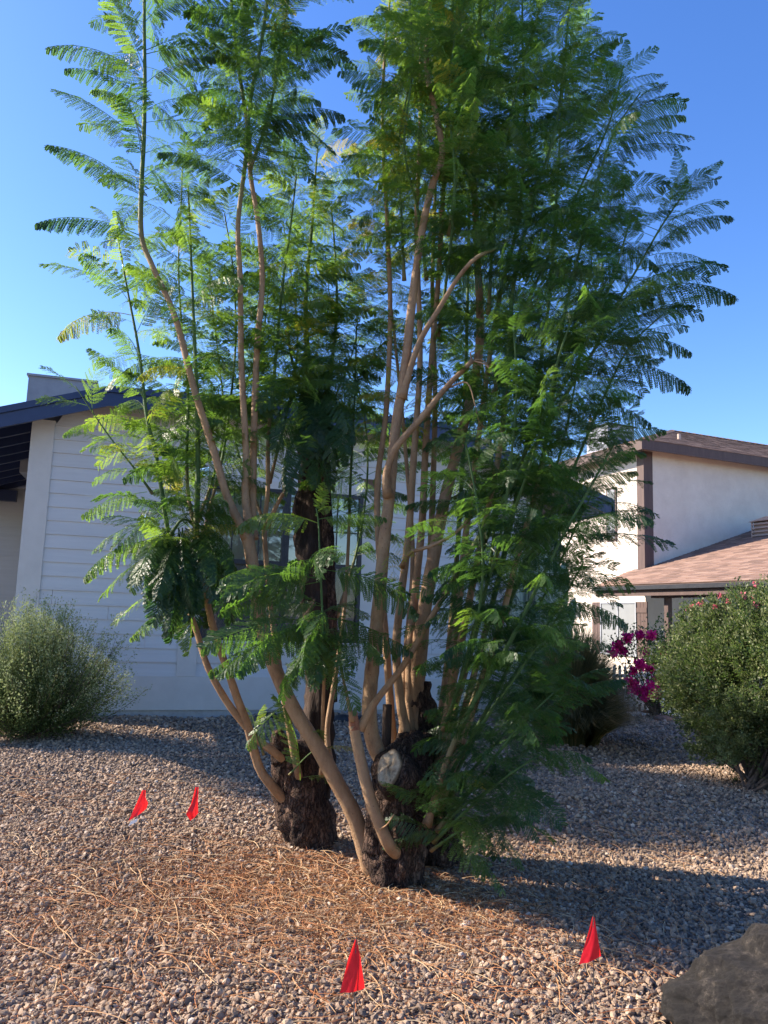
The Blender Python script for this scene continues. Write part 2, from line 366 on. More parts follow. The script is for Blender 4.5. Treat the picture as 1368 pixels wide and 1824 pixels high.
def ico(sub):
    import bmesh
    bm = bmesh.new(); bmesh.ops.create_icosphere(bm, subdivisions=sub, radius=1.0)
    V = np.array([v.co[:] for v in bm.verts]); F = np.array([[v.index for v in f.verts] for f in bm.faces]); bm.free()
    return V, F
def stone_templates(sub, n):
    V0, F0 = ico(sub); out = []
    for k in range(n):
        V = V0.copy()
        for c in range(11):
            d = RNG.normal(size=3); d /= np.linalg.norm(d); lim = RNG.uniform(0.45, 0.82)
            dist = V @ d; over = dist > lim
            V[over] -= np.outer(dist[over] - lim, d)
        V *= 1 + RNG.normal(0, 0.075, (len(V), 1))
        V *= np.array([RNG.uniform(0.85, 1.35), RNG.uniform(0.75, 1.1), RNG.uniform(0.55, 0.9)])
        out.append(V)
    return out, F0
def rand_rot(n, tilt=0.5):
    a = RNG.uniform(0, 2 * pi, n); ax = RNG.normal(0, tilt, n); ay = RNG.normal(0, tilt, n)
    ca, sa = np.cos(a), np.sin(a); O = np.zeros(n); I = np.ones(n)
    Rz = np.stack([ca, -sa, O, sa, ca, O, O, O, I], 1).reshape(n, 3, 3)
    Rx = np.stack([I, O, O, O, np.cos(ax), -np.sin(ax), O, np.sin(ax), np.cos(ax)], 1).reshape(n, 3, 3)
    Ry = np.stack([np.cos(ay), O, np.sin(ay), O, I, O, -np.sin(ay), O, np.cos(ay)], 1).reshape(n, 3, 3)
    return Rx @ Ry @ Rz
def scatter_stones(pos, rad, temps, F0, tint):
    Vs = []; Fs = []; T = []; base = 0; k = RNG.integers(0, len(temps), len(pos))
    for j, tv in enumerate(temps):
        idx = np.where(k == j)[0]
        if not len(idx): continue
        R = rand_rot(len(idx)) * rad[idx][:, None, None]
        V = np.einsum('nij,vj->nvi', R, tv) + pos[idx][:, None, :]
        nv = len(tv); F = F0[None] + (base + np.arange(len(idx)) * nv)[:, None, None]
        Vs.append(V.reshape(-1, 3)); Fs.append(F.reshape(-1, 3)); T.append(np.repeat(tint[idx], len(F0))); base += len(idx) * nv
    return np.vstack(Vs), np.vstack(Fs), np.concatenate(T)
def build_gravel():
    def pts(y0, y1, sp, mrg):
        ys = np.arange(y0, y1, sp); out = []
        for y in ys:
            hw = 0.545 * y + mrg
            xs = np.arange(-hw, hw, sp); out.append(np.stack([xs, np.full(len(xs), y)], 1))
        p = np.vstack(out); return p + RNG.uniform(-0.55, 0.55, p.shape) * sp
    def cloud(y0, y1, sp, mrg, r0, r1):
        p = pts(y0, y1, sp, mrg)
        r = RNG.uniform(r0, r1, len(p)) * RNG.choice([1, 1, .8, 0.55, 1.45], len(p))
        z = hfun(p[:, 0], p[:, 1]) + r * RNG.uniform(0.1, 0.75, len(p))
        return np.column_stack([p, z]), r
    def ok(p):   # nothing inside the houses
        a = radians(16.5); q = p[:, :2] - np.array([-4.812, 11.093]); n = q @ np.array([sin(a), -cos(a)]); u = q @ np.array([cos(a), sin(a)])
        return (n > 0.0) | (u > 8.0) | (u < -0.4)
    def tints(p):
        n = len(p); c = 0.5 + 0.16 * RNG.normal(size=n)
        dark = RNG.random(n) < 0.1; c[dark] = RNG.uniform(0, 0.2, dark.sum()); li = RNG.random(n) < 0.06; c[li] = RNG.uniform(0.85, 1, li.sum())
        c += 0.06 * np.sin(p[:, 0] * 2 + 1) * np.sin(p[:, 1] * 1.7)
        return np.clip(c, 0, 1)
    t2, F2 = stone_templates(2, 14); t1, F1 = stone_templates(1, 10)
    pa, ra = cloud(2.3, 5.8, 0.0205, 0.45, 0.0085, 0.0160)
    V, F, T = scatter_stones(pa, ra, t2, F2, tints(pa))
    pb, rb = cloud(5.8, 9.5, 0.029, 0.7, 0.012, 0.021); k = ok(pb); pb, rb = pb[k], rb[k]
    Vb, Fb, Tb = scatter_stones(pb, rb, t1, F1, tints(pb))
    pc, rc = cloud(9.5, 17, 0.045, 0.9, 0.017, 0.028); k = ok(pc); pc, rc = pc[k], rc[k]
    Vc, Fc, Tc = scatter_stones(pc, rc, t1, F1, tints(pc))
    F = np.vstack([F, Fb + len(V), Fc + len(V) + len(Vb)])
    o = mesh('gravel', np.vstack([V, Vb, Vc]), F, M['gravel'], attrs={'tint': ('FACE', np.concatenate([T, Tb, Tc]))})
    tag(o, 'pinkish tan crushed gravel covering the yard', 'gravel', kind='stuff')
build_gravel()

# ------------------------------------------------------------------ near house (grey siding, navy eaves)
def shingles(mb_list, o, du, dv, L, Wd, nrm, rowh=0.145, tab=0.3, clip=None):
    """courses of separate shingle tabs; o corner of the eave, du along it, dv up the slope"""
    V, F, T = mb_list; rows = int(Wd / rowh)
    for r in range(rows + 1):
        x = -RNG.uniform(0, tab)
        while x < L:
            wdt = tab * RNG.uniform(0.7, 1.2); x0, x1 = max(0, x), min(L, x + wdt); x += wdt
            if x1 - x0 < 0.02: continue
            s0, s1 = r * rowh, min(Wd, (r + 1) * rowh + 0.02)
            if s1 - s0 < .02: continue
            c = (x0 + x1) / 2
            if clip is not None:
                a0, a1 = clip((s0 + s1) / 2)
                x0, x1 = max(x0, a0), min(x1, a1)
                if x1 - x0 < 0.03: continue
            h = 0.012 + 0.006 * RNG.random()
            p = [o + du * x0 + dv * s0, o + du * x1 + dv * s0, o + du * x1 + dv * s1, o + du * x0 + dv * s1]
            b = len(V)
            V += [p[0] + nrm * h, p[1] + nrm * h, p[2] + nrm * 0.002, p[3] + nrm * 0.002, p[0], p[1]]
            F += [[b, b + 1, b + 2, b + 3], [b + 4, b + 5, b + 1, b]]; t = RNG.random(); T += [t, t]
def near_house():
    a = radians(16.5); U = np.array([cos(a), sin(a), 0]); Nn = np.array([sin(a), -cos(a), 0]); O = np.array([-4.812, 11.093, 0])
    def W(u, n, z): return O + U * u + Nn * n + Z3 * z
    H = thing('house', W(3.3, 0, 0), 'single storey house with pale grey lap siding, navy eaves and dark shingle roof', 'house')
    RL, RS = 0.68, 0.335                                        # where the clipped gable starts; roof pitch
    UC = 3.3; ZJ = 4.72; OV = 0.45
    def rz(u):                                                   # top of the roof over u
        return ZJ + 0.02 - RS * max(0, (UC - (UC - RL)) - 0) * 0 - RS * max(0, abs(u - UC) - (UC - RL))
    UL, UR = -2.45, 9.0
    # --- siding: lap boards, each its own wedge
    sd = MB(); Z0, EX = 0.585, 0.2
    holes = [(2.17, 4.66, 0.83, 3.55), (1.89, 2.17, 0.5, 3.62), (4.66, 4.95, 0.5, 3.62)]
    def board(u0, u1, z0, z1, n=0.0):
        if u1 - u0 < 0.02: return
        q0, q1 = u0, u1
        zt = rz(u0) - 0.12 if u0 < UC else 9; zt2 = rz(u1) - 0.12 if u1 > UC else 9
        def lim(z): # u range under the roof at height z
            d = (ZJ - 0.12 - z) / RS
            return RL - d, 2 * UC - RL + d
        l0, r0 = lim(z0); l1, r1 = lim(z1)
        if z1 > ZJ - 0.12: l1, r1 = lim(ZJ - 0.12); z1 = ZJ - 0.12
        a0, b0, a1, b1 = max(u0, l0), min(u1, r0), max(u0, l1), min(u1, r1)
        if b0 - a0 < 0.03 or z1 <= z0: return
        a1 = min(a1, b0); b1 = max(b1, a1 + .01)
        V = [W(a0, n, z0), W(b0, n, z0), W(b1, n, z1), W(a1, n, z1), W(a0, n + 0.022, z0), W(b0, n + 0.022, z0), W(b1, n + 0.006, z1), W(a1, n + 0.006, z1)]
        sd.add(V, [[4, 5, 6, 7], [0, 1, 5, 4], [3, 2, 6, 7], [0, 4, 7, 3], [1, 2, 6, 5], [0, 3, 2, 1]])
    k = 0
    while Z0 + k * EX < ZJ:
        z0, z1 = Z0 + k * EX, Z0 + (k + 1) * EX
        segs = [(-0.07, 7.6)]
        for (h0, h1, y0, y1) in holes:
            if z1 > y0 + 0.03 and z0 < y1 - 0.03:
                ns = []
                for s0, s1 in segs:
                    if h1 <= s0 or h0 >= s1: ns.append((s0, s1)); continue
                    if h0 > s0: ns.append((s0, h0))
                    if h1 < s1: ns.append((h1, s1))
                segs = ns
        for s0, s1 in segs:
            c_ = s0 - RNG.uniform(0, 3.0)
            while c_ < s1:
                e_ = c_ + RNG.uniform(2.8, 3.66); x0_, x1_ = max(s0, c_ + .0025), min(s1, e_ - .0025)
                if s1 - x1_ < .25: x1_ = s1; e_ = s1
                if x1_ - x0_ > .05: board(x0_, x1_, z0 + RNG.uniform(0, .002), z1)
                c_ = e_
        k += 1
    sd.build('siding', M['siding'], H)
    # porch wall set far back beyond the corner
    sd = MB(); k = 0; NP = -4.8
    while 0.3 + k * EX < 3.9:
        z0 = 0.3 + k * EX; ue = -0.39
        V = [W(-6, NP, z0), W(ue, NP, z0), W(ue, NP, z0 + EX), W(-6, NP, z0 + EX), W(-6, NP + .022, z0), W(ue, NP + .022, z0), W(ue, NP + .006, z0 + EX), W(-6, NP + .006, z0 + EX)]
        sd.add(V, [[4, 5, 6, 7], [0, 1, 5, 4], [3, 2, 6, 7], [0, 4, 7, 3], [1, 2, 6, 5], [0, 3, 2, 1]]); k += 1
    sd.build('porch_siding', M['siding'], H)
    cb = MB()
    cb.box(W(-0.38, -0.3, 0), U * 0.31, Nn * 0.34, Z3 * (rz(-0.3) - 0.16))
    cb.build('corner_board', M['trim'], H)
    tb = MB(); tb.box(W(1.89, 0, 0.587), U * 0.28, Nn * 0.034, Z3 * 3.03); tb.box(W(4.66, 0, 0.587), U * 0.29, Nn * 0.034, Z3 * 3.03)
    tb.box(W(2.172, 0, 3.5), U * 2.486, Nn * 0.032, Z3 * 0.117); tb.build('window_trim', M['trim'], H)
    sp = MB(); sp.box(W(2.172, 0, 0.787), U * 2.486, Nn * 0.0235, Z3 * 0.297); sp.box(W(2.12, 0.0341, 1.085), U * 2.6, Nn * 0.04, Z3 * 0.04)
    sp.build('window_sill', M['trim'], H)
    sk = MB(); sk.box(W(-0.07, 0, 0.1), U * 7.67, Nn * 0.03, Z3 * 0.485); sk.build('skirt_board', M['trim'], H)
    fd = MB(); fd.box(W(-0.36, 0, -0.3), U * 7.9, Nn * 0.008, Z3 * 0.4); fd.box(W(-6, -4.9, -.3), U * 5.6, Nn * .1, Z3 * .6); fd.build('foundation', M['found'], H)
    wl = MB(); wl.box(W(7.6, -8, -.2), U * .1, Nn * 8.0, Z3 * 3.9); wl.box(W(-0.38, -4.85, 0), U * .08, Nn * 4.5, Z3 * 3.95)
    wl.box(W(-4.6, -8, 0), U * .1, Nn * 6.8, Z3 * 3.3); wl.box(W(-4.5, -8.1, 0), U * 12.2, Nn * .1, Z3 * 3.6)
    wl.build('wall', M['trim'], H)
    # --- windows: two tall double-hung units with muntins and blinds
    for (u0, u1) in ((2.174, 3.416), (3.418, 4.658)):
        z0, z1, zm = 1.13, 3.5, 2.33
        f = MB(); n0, nd = -0.06, 0.085
        fw = 0.055
        f.box(W(u0, n0, z0), U * fw, Nn * nd, Z3 * (z1 - z0)); f.box(W(u1 - fw, n0, z0), U * fw, Nn * nd, Z3 * (z1 - z0))
        f.box(W(u0 + fw, n0, z0), U * (u1 - u0 - 2 * fw), Nn * nd, Z3 * fw); f.box(W(u0 + fw, n0, z1 - fw), U * (u1 - u0 - 2 * fw), Nn * nd, Z3 * fw)
        f.box(W(u0 + fw, n0, zm - 0.035), U * (u1 - u0 - 2 * fw), Nn * (nd - 0.004), Z3 * 0.07)
        fo = f.build('window', M['frame'], H)
        m = MB(); wd = u1 - u0
        for q in (1 / 3, 2 / 3): m.box(W(u0 + wd * q - 0.01, -0.028, z0 + fw), U * 0.02, Nn * 0.012, Z3 * (z1 - z0 - 2 * fw))
        for zz in (zm - 0.6, zm + 0.55): m.box(W(u0 + fw, -0.0262, zz - 0.01), U * (wd - 2 * fw), Nn * 0.012, Z3 * 0.02)
        m.build('muntin', M['frame'], fo)
        g = MB(); g.box(W(u0 + 0.02, -0.036, z0 + 0.02), U * (wd - 0.04), Nn * 0.004, Z3 * (z1 - z0 - 0.04)); g.build('pane', M['glass'], fo)
        sc = MB(); sc.box(W(u0 + fw, -0.020, z0 + fw), U * (wd - 2 * fw), Nn * 0.001, Z3 * (zm - z0 - fw - .035)); sc.build('insect_screen', M['mesh'], fo)
        bl = MB(); zz = z0 + 0.05
        while zz < z1 - 0.05:
            bl.prism([W(u0 + 0.05, -0.14, zz), W(u0 + 0.05, -0.122, zz + 0.049), W(u0 + 0.05, -0.125, zz + 0.050), W(u0 + 0.05, -0.143, zz + 0.002)], U * (wd - 0.1)); zz += 0.05
        bl.build('blind', M['blind'], fo)
        rm = MB(); rm.box(W(u0, -0.5, z0), U * wd, Nn * 0.3, Z3 * (z1 - z0)); rm.build('unlit_room_block', M['room'], fo)  # solid near-black block, its colour stands for the unlit room behind
    # --- roof
    rf = MB(); RU = UC - RL; zr = ZJ + RS * RU; back = -8.5
    def R(u, n, up=0): return W(u, n, rz(u) + up)
    th = 0.05
    zL, zR = rz(UL), rz(UR)
    pk = (ZJ + RS * (UC - RL))
    # left slope, right slope, clipped end as thick slabs
    def slab(pts, mb=rf): mb.prism([np.asarray(p) - Z3 * th for p in pts], Z3 * th)
    nr = OV - RU * 1.05
    slab([W(UL, OV, zL), W(RL, OV, ZJ), W(UC, nr, pk), W(UC, back, pk), W(UL, back, zL)])
    slab([W(UR, OV, zR), W(UR, back, zR), W(UC, back, pk), W(UC, nr, pk), W(2 * UC - RL, OV, ZJ)])
    slab([W(RL, OV, ZJ), W(2 * UC - RL, OV, ZJ), W(UC, nr, pk)])
    rf.build('roof', M['navy'], H)
    # shingles
    L = ([], [], [])
    def face(o, e, top_dir, Ln, Wd, clip):
        du = e / np.linalg.norm(e); dv = top_dir / np.linalg.norm(top_dir); nn = np.cross(du, dv); nn = nn if nn[2] > 0 else -nn
        shingles(L, o + nn * 0.003, du, dv, Ln, Wd, nn, clip=clip)
    c2 = cos(math.atan(RS))
    # clipped end
    jw = 2 * RU; upj = (W(UC, nr, pk) - W(UC, OV, ZJ)); Lj = np.linalg.norm(upj)
    face(W(RL, OV + .03, ZJ - .01), U, upj, jw, Lj, lambda s: (RU * s / Lj, jw - RU * s / Lj))
    dl = W(UC, 0, pk) - W(RL - 0, 0, ZJ); Ld = (UC - UL) / c2
    tot = OV - back
    def clipL(s):
        uu = UL + s * c2
        return (0 if uu < RL else (uu - RL) / RU * (OV - nr), tot)
    face(W(UL - .03, OV, zL - .01), -Nn, dl, tot, Ld, clipL)
    dr = W(UC, 0, pk) - W(2 * UC - RL, 0, ZJ)
    def clipR(s):
        uu = UR - s * c2
        return (0 if uu > 2 * UC - RL else (2 * UC - RL - uu) / RU * (OV - nr), tot)
    face(W(UR + .03, OV, zR - .01), -Nn, dr, tot, (UR - UC) / c2, clipR)
    mesh('shingles', np.array(L[0]), np.array(L[1]), M['shingle_dk'], H, attrs={'tint': ('FACE', L[2])})
    # fascia boards (two stepped boards) along rake, clipped end and eaves
    fb = MB(); d1, d2 = 0.29, 0.09
    for (ua, ub) in ((UL, RL), (RL, 2 * UC - RL), (2 * UC - RL, UR)):
        za, zb = rz(ua), rz(ub)
        fb.prism([W(ua, OV, za - d1), W(ub, OV, zb - d1), W(ub, OV, zb - 0.012), W(ua, OV, za - 0.012)], Nn * 0.035)
        fb.prism([W(ua, OV + .0352, za - d2), W(ub, OV + .0352, zb - d2), W(ub, OV + .0352, zb + 0.006), W(ua, OV + .0352, za + 0.006)], Nn * 0.03)
    fb.box(W(UL - .035, back, zL - .25), U * .033, Nn * (OV - back + .06), Z3 * .24); fb.box(W(UR + .002, back, zR - .25), U * .033, Nn * (OV - back + .06), Z3 * .24)
    fb.build('fascia', M['navy'], H)
    # rafters under the wide left overhang, parallel to the rake
    rb = MB()
    for n in np.arange(0.1, -8, -0.6):
        ua, ub = UL + 0.02, -0.385
        if n < -4.7: break
        za, zb = rz(ua) - th, rz(ub) - th
        rb.prism([W(ua, n, za - 0.15), W(ub, n, zb - 0.15), W(ub, n, zb - .001), W(ua, n, za - .001)], Nn * 0.07)
    rb.build('rafter', M['navy'], H)
    # soffit beam seen at the left corner
    bm_ = MB(); bm_.box(W(UL + .1, -4.6, rz(-1.3) - .5), U * 1.12, Nn * .14, Z3 * .22); bm_.build('beam', M['navy'], H)
    ch = MB(); q = W(-0.95, -2.8, 3.9); ch.box(q, U * 1.15, -Nn * .9, Z3 * 1.78); ch.box(q + Z3 * 1.781 - U * .03 + Nn * .03, U * 1.21, -Nn * .96, Z3 * .04); ch.build('chimney', M['grey'], H)
near_house()

# ------------------------------------------------------------------ far house (stucco, brown trim)
def far_house():
    a = radians(22.5); U = np.array([cos(a), sin(a), 0]); Vv = np.array([-sin(a), cos(a), 0]); O = np.array([6.839, 20.0, 0])
    def W(u, v, z): return O + U * u + Vv * v + Z3 * z
    H = thing('house', W(6, 3, 0), 'two storey cream stucco house with brown trim and brown shingle roofs', 'house')
    wl = MB(); wl.prism([W(0, 0, -.2), W(14, 0, -.2), W(14, 7, -.2), W(0, 7, -.2)], Z3 * 6.45); wl.build('wall', M['stucco'], H)
    cb = MB(); cb.box(W(-0.03, -0.03, 2.95), U * 0.30, Vv * 0.029, Z3 * 3.2); cb.box(W(-0.03, -0.001, 2.95), U * 0.029, Vv * 0.24, Z3 * 3.2); cb.build('corner_board', M['brown'], H)
    # upper hip roof
    e = 0.4; zt = 6.35; zr = 7.85; rf = MB()
    A, B, C, D = W(-e, -e, zt), W(14 + e, -e, zt), W(14 + e, 7 + e, zt), W(-e, 7 + e, zt); R1, R2 = W(3.9, 3.1, zr), W(10.5, 3.1, zr)
    rf.add([A, B, C, D, R1, R2], [[0, 1, 5, 4], [1, 2, 5], [2, 3, 4, 5], [3, 0, 4], [0, 3, 2, 1]]); rf.build('roof', M['brown'], H)
    L = ([], [], [])
    def tri_face(o, du, apex_lo, apex_hi, Ln, up):
        Wd = np.linalg.norm(up); dv = up / Wd; nn = np.cross(du, dv); nn = nn if nn[2] > 0 else -nn
        shingles(L, o + nn * .006 - dv * .04, du, dv, Ln, Wd, nn, rowh=.16, tab=.33, clip=lambda s: (apex_lo * s / Wd, Ln - (Ln - apex_hi) * s / Wd))
    tri_face(A, U, 3.9 + e, 10.5 + e, 14 + 2 * e, W(3.9, 3.1, zr) - W(3.9, -e, zt))
    tri_face(A, Vv, 3.1 + e, 3.1 + e, 7 + 2 * e, W(3.9, 3.1, zr) - W(-e, 3.1, zt))
    # hip cap tiles
    cp = MB()
    for (p, q) in ((A, R1), (R1, R2)):
        m = int(np.linalg.norm(q - p) / 0.3)
        for i in range(m):
            a0 = p + (q - p) * i / m + Z3 * .02; a1 = p + (q - p) * (i + 1.08) / m + Z3 * .02; s = np.cross(q - p, Z3); s /= np.linalg.norm(s)
            cp.prism([a0 - s * .13 - Z3 * .03, a0 + Z3 * .035, a0 + s * .13 - Z3 * .03, a0 - Z3 * .02], (a1 - a0) + Z3 * -.012)
    cp.build('roof_cap', M['shingle_br'], H)
    mesh('shingles', np.array(L[0]), np.array(L[1]), M['shingle_br'], H, attrs={'tint': ('FACE', L[2])})
    fb = MB(); d = .27
    fb.box(W(-e - .03, -e - .03, zt - d), U * (14 + 2 * e + .06), Vv * .03, Z3 * (d - .005)); fb.box(W(-e - .03, -e + .001, zt - d), U * .03, Vv * (7 + 2 * e), Z3 * (d - .005))
    fb.build('fascia', M['brown'], H)
    # plumbing vents
    for (u, v) in ((2.0, 0.8), (0.3, 2.6)):
        z = zt + .38 * v
        vp = MB(); vp.tube([W(u, v, z), W(u, v, z + .38)], [.05, .05], 10); vp.tube([W(u, v, z), W(u, v, z + .1)], [.11, .06], 10); vp.build('vent_pipe', M['tan'], H)
    # lower roof over the porch and garage
    s = .335; z0 = 3.03
    lr = MB(); PU = -1.55
    def LZ(u): return z0 + s * u
    lr.prism([W(PU, -11, LZ(PU) - .06), W(PU, 0.0, LZ(PU) - .06), W(0, .42, LZ(0) - .06), W(0, -.001, LZ(0) - .06), W(5, -.001, LZ(5) - .06), W(5, -11, LZ(5) - .06)], Z3 * .06)
    lr.build('lower_roof', M['brown'], H)
    L = ([], [], []); dv = np.array(U * 1 + Z3 * s); Wd = np.linalg.norm(dv) * 6.5; dv /= np.linalg.norm(dv); nn = np.cross(-Vv, dv); nn = nn if nn[2] > 0 else -nn
    k = cos(math.atan(s))
    shingles(L, W(PU - .03, .45, LZ(PU) - .01) + nn * .004, -Vv, dv, 11.3, Wd, nn, rowh=.15, tab=.32, clip=lambda t: ((max(0, .45 - t * k * .27)) if t * k < 1.5 else .47, 11.3))
    mesh('lower_shingles', np.array(L[0]), np.array(L[1]), M['shingle_br'], H, attrs={'tint': ('FACE', L[2])})
    fb = MB(); fb.box(W(PU - .03, -11, LZ(PU) - .27), U * .03, Vv * 11.0, Z3 * .25)
    fb.prism([W(PU, 0.002, LZ(PU) - .25), W(PU, 0.03, LZ(PU) - .25), W(0 - .03, .45, LZ(0) - .25), W(-.03, .42, LZ(0) - .25)], Z3 * .2)
    fb.build('lower_fascia', M['brown'], H)
    gt = MB(); gt.box(W(PU - .12, -11, LZ(PU) - .13), U * .088, Vv * 11.0, Z3 * .09); gt.build('gutter', M['frame'], H)
    # porch posts, beam and garage wall under the lower roof
    gw = MB(); gw.box(W(-.95, -11, -.2), U * .1, Vv * 7.0, Z3 * 2.75); gw.box(W(-.85, -4.1, -.2), U * .8, Vv * .1, Z3 * 2.8); gw.build('garage_wall', M['stucco'], H)
    pp = MB(); pp.box(W(-1.3, -2.2, 0), U * .12, Vv * .12, Z3 * 2.2); pp.box(W(-1.3, -3.9, 0), U * .12, Vv * .12, Z3 * 2.2); pp.box(W(-1.34, -4, 2.2), U * .18, Vv * 2.3, Z3 * .12); pp.build('porch_post', M['brown'], H)
    # lower window in the lit wall with shutters
    f = MB(); v0, v1, wz0, wz1 = .31, 1.77, .75, 2.17
    for vv in (v0, (v0 + v1) / 2 - .02, v1 - .04): f.box(W(-.05, vv, wz0), U * .049, Vv * .04, Z3 * (wz1 - wz0))
    f.box(W(-.05, v0 + .04, wz1 - .04), U * .0485, Vv * (v1 - v0 - .08), Z3 * .04); f.box(W(-.05, v0 + .04, wz0), U * .0485, Vv * (v1 - v0 - .08), Z3 * .04)
    fo = f.build('window', M['grey'], H)
    g = MB(); g.box(W(-.03, v0 + .01, wz0 + .01), U * .02, Vv * (v1 - v0 - .02), Z3 * (wz1 - wz0 - .02)); g.build('screen', M['screen'], fo)
    for (s0, s1) in ((-.09, .29), (1.79, 2.14)):
        q = MB(); n = 3
        for i in range(n): q.box(W(-.03, s0 + (s1 - s0) * i / n + .004, wz0), U * .029, Vv * ((s1 - s0) / n - .008), Z3 * (wz1 - wz0))
        for zz in (wz0 + .15, wz1 - .28): q.box(W(-.05, s0, zz), U * .0195, Vv * (s1 - s0), Z3 * .13)
        q.build('shutter', M['brown'], H)
    # tall narrow upper window
    f = MB(); f.box(W(-.03, 1.08, 3.85), U * .029, Vv * .42, Z3 * 1.5); fo = f.build('window', M['brown'], H)
    g = MB(); g.box(W(-.04, 1.14, 3.91), U * .009, Vv * .3, Z3 * 1.38); g.build('screen', M['screen'], fo)
    f = MB(); f.box(W(-.03, 2.72, 1.75), U * .029, Vv * .42, Z3 * .42); f.build('wall_vent', M['screen'], H)
    # louvred roof vent
    u, v = 2.75, -1.25; z = LZ(u)
    du = MB(); du.box(W(u, v - .7, z - .1), U * .04, Vv * .03, Z3 * .52); du.box(W(u, v + .3, z - .1), U * .04, Vv * .03, Z3 * .52)
    for i in range(4): du.box(W(u - .02, v - .669, z + .03 + i * .1), U * .05, Vv * .968, Z3 * .035)
    du.prism([W(u - .05, v - .75, z + .42), W(u - .05, v - .2, z + .52), W(u - .05, v + .38, z + .42)], U * 1.3)
    du.box(W(u + .06, v - .66, z - .1), U * .3, Vv * .95, Z3 * .5)
    du.build('roof_vent', M['tan'], H)
    q = W(2.3, 4.3, 7.2)
    c = thing('rooftop_cooler', q, 'dark boxy cooler on top of the brown shingle roof behind the tree', 'cooler')
    m = MB(); m.box(q + Z3 * -.05, U * 1.1, Vv * 1.1, Z3 * 1.0); m.build('casing', M['grey'], c)
    m = MB(); m.box(q + Z3 * .951 - U * .04 - Vv * .04, U * 1.18, Vv * 1.18, Z3 * .05)
    for i in range(5): m.box(q + Z3 * (.12 + i * .15) + U * .1 - Vv * .02, U * .9, Vv * .019, Z3 * .06)
    m.build('louvre', M['frame'], c)
    return W
FW = far_house()

# ------------------------------------------------------------------ jacaranda fronds
def frond_template(npair, nl, bend, seed, lw=1.0, pk=1.0):
    """bipinnate leaf about 0.45 m long from real-size leaflets; all quads; tip chord along +x"""
    r = np.random.default_rng(seed); L = 0.45; V = []; F = []
    K = 10; s = np.linspace(0, 1, K + 1); ang = bend * (0.5 - s ** 1.4); sway = r.normal(0, 0.12)
    p = np.zeros((K + 1, 3))
    for i in range(K): p[i + 1] = p[i] + L / K * np.array([cos(ang[i]), sway * s[i], sin(ang[i])])
    c = p[-1] / np.linalg.norm(p[-1]); th = atan2(c[2], sqrt(c[0] ** 2 + c[1] ** 2)); ph = atan2(c[1], c[0])
    def at(t):
        f = t * K; i = min(K - 1, int(f)); q = p[i] + (p[i + 1] - p[i]) * (f - i); T = p[i + 1] - p[i]; return q, T / np.linalg.norm(T)
    def quad(a, b, c_, d):
        n = len(V); V.extend([a, b, c_, d]); F.append([n, n + 1, n + 2, n + 3])
    Y = np.array([0, 1.0, 0])
    for i in range(K):
        wd = 0.0022 * (1 - 0.6 * i / K)
        Tn = p[i + 1] - p[i]; Nn = np.cross(Tn, Y); Nn /= np.linalg.norm(Nn)
        quad(p[i] - Y * wd, p[i] + Y * wd, p[i + 1] + Y * wd * .9, p[i + 1] - Y * wd * .9)
        quad(p[i] - Nn * wd, p[i] + Nn * wd, p[i + 1] + Nn * wd * .9, p[i + 1] - Nn * wd * .9)
    curl = r.random() < 0.35; drm = r.choice([.15, .4, .7])
    for k in range(npair):
        t = 0.14 + 0.86 * (k + 0.5) / npair
        q, T = at(min(t, 0.999)); Nn = np.cross(T, Y); Nn /= np.linalg.norm(Nn); Nn = Nn if Nn[2] > 0 else -Nn
        prof = (0.55 + 0.5 * sin(pi * min(1, t * 1.05) ** 0.9)) * (1 if t < 0.8 else 1 - (t - 0.8) * 2.0)
        for sg in (-1, 1):
            pl = 0.115 * pk * prof * r.uniform(0.88, 1.1)
            a = radians(68 - 34 * t + r.normal(0, 5)); dr = r.normal(drm, 0.12)
            if curl and sg > 0: dr += -0.9 * t
            D = sg * Y * sin(a) + T * cos(a) - Nn * dr; D /= np.linalg.norm(D)
            PN = np.cross(D, T) * sg; PN /= np.linalg.norm(PN)
            PN = PN + r.normal(0, 0.15, 3); PN -= D * np.dot(PN, D); PN /= np.linalg.norm(PN)
            q0 = q.copy(); drop = r.uniform(0.25, 0.9)
            pts = []
            for j in range(nl + 1):
                pts.append(q0.copy()); st = pl / nl; dd = D - Nn * drop * (j / nl); dd /= np.linalg.norm(dd); q0 = q0 + dd * st
            sd0 = np.cross(PN, D); wq = 0.0007 * lw
            quad(pts[0] - sd0 * wq, pts[0] + sd0 * wq, pts[nl // 2] + sd0 * wq, pts[nl // 2] - sd0 * wq)
            quad(pts[nl // 2] - sd0 * wq, pts[nl // 2] + sd0 * wq, pts[-1] + sd0 * wq, pts[-1] - sd0 * wq)
            for j in range(1, nl + 1):
                x = j / nl; ll = 0.0142 * (0.65 + 0.45 * sin(pi * x ** 0.8)) * (1 if lw == 1 else 1.15) * (.75 if pk < 1 else 1); hw = 0.0046 * lw
                for s2 in (-1, 1):
                    dd = s2 * sd0 * 0.84 + D * 0.5 + PN * r.normal(0.0, 0.18); dd /= np.linalg.norm(dd)
                    b = pts[j]; ws = D * hw
                    m = b + dd * ll * 0.5
                    quad(b, m - ws + PN * .0004, b + dd * ll, m + ws)
    V = np.array(V)
    # turn the chord onto +x, unit chord length
    R1 = np.array([[cos(ph), sin(ph), 0], [-sin(ph), cos(ph), 0], [0, 0, 1]]); R2 = np.array([[cos(th), 0, sin(th)], [0, 1, 0], [-sin(th), 0, cos(th)]])
    V = V @ R1.T @ R2.T; ch = np.linalg.norm(p[-1])
    return V / ch, np.array(F)
FT = [frond_template(12 + (i % 3), 11, 0.55 + 0.12 * (i % 7), 100 + i) for i in range(16)]
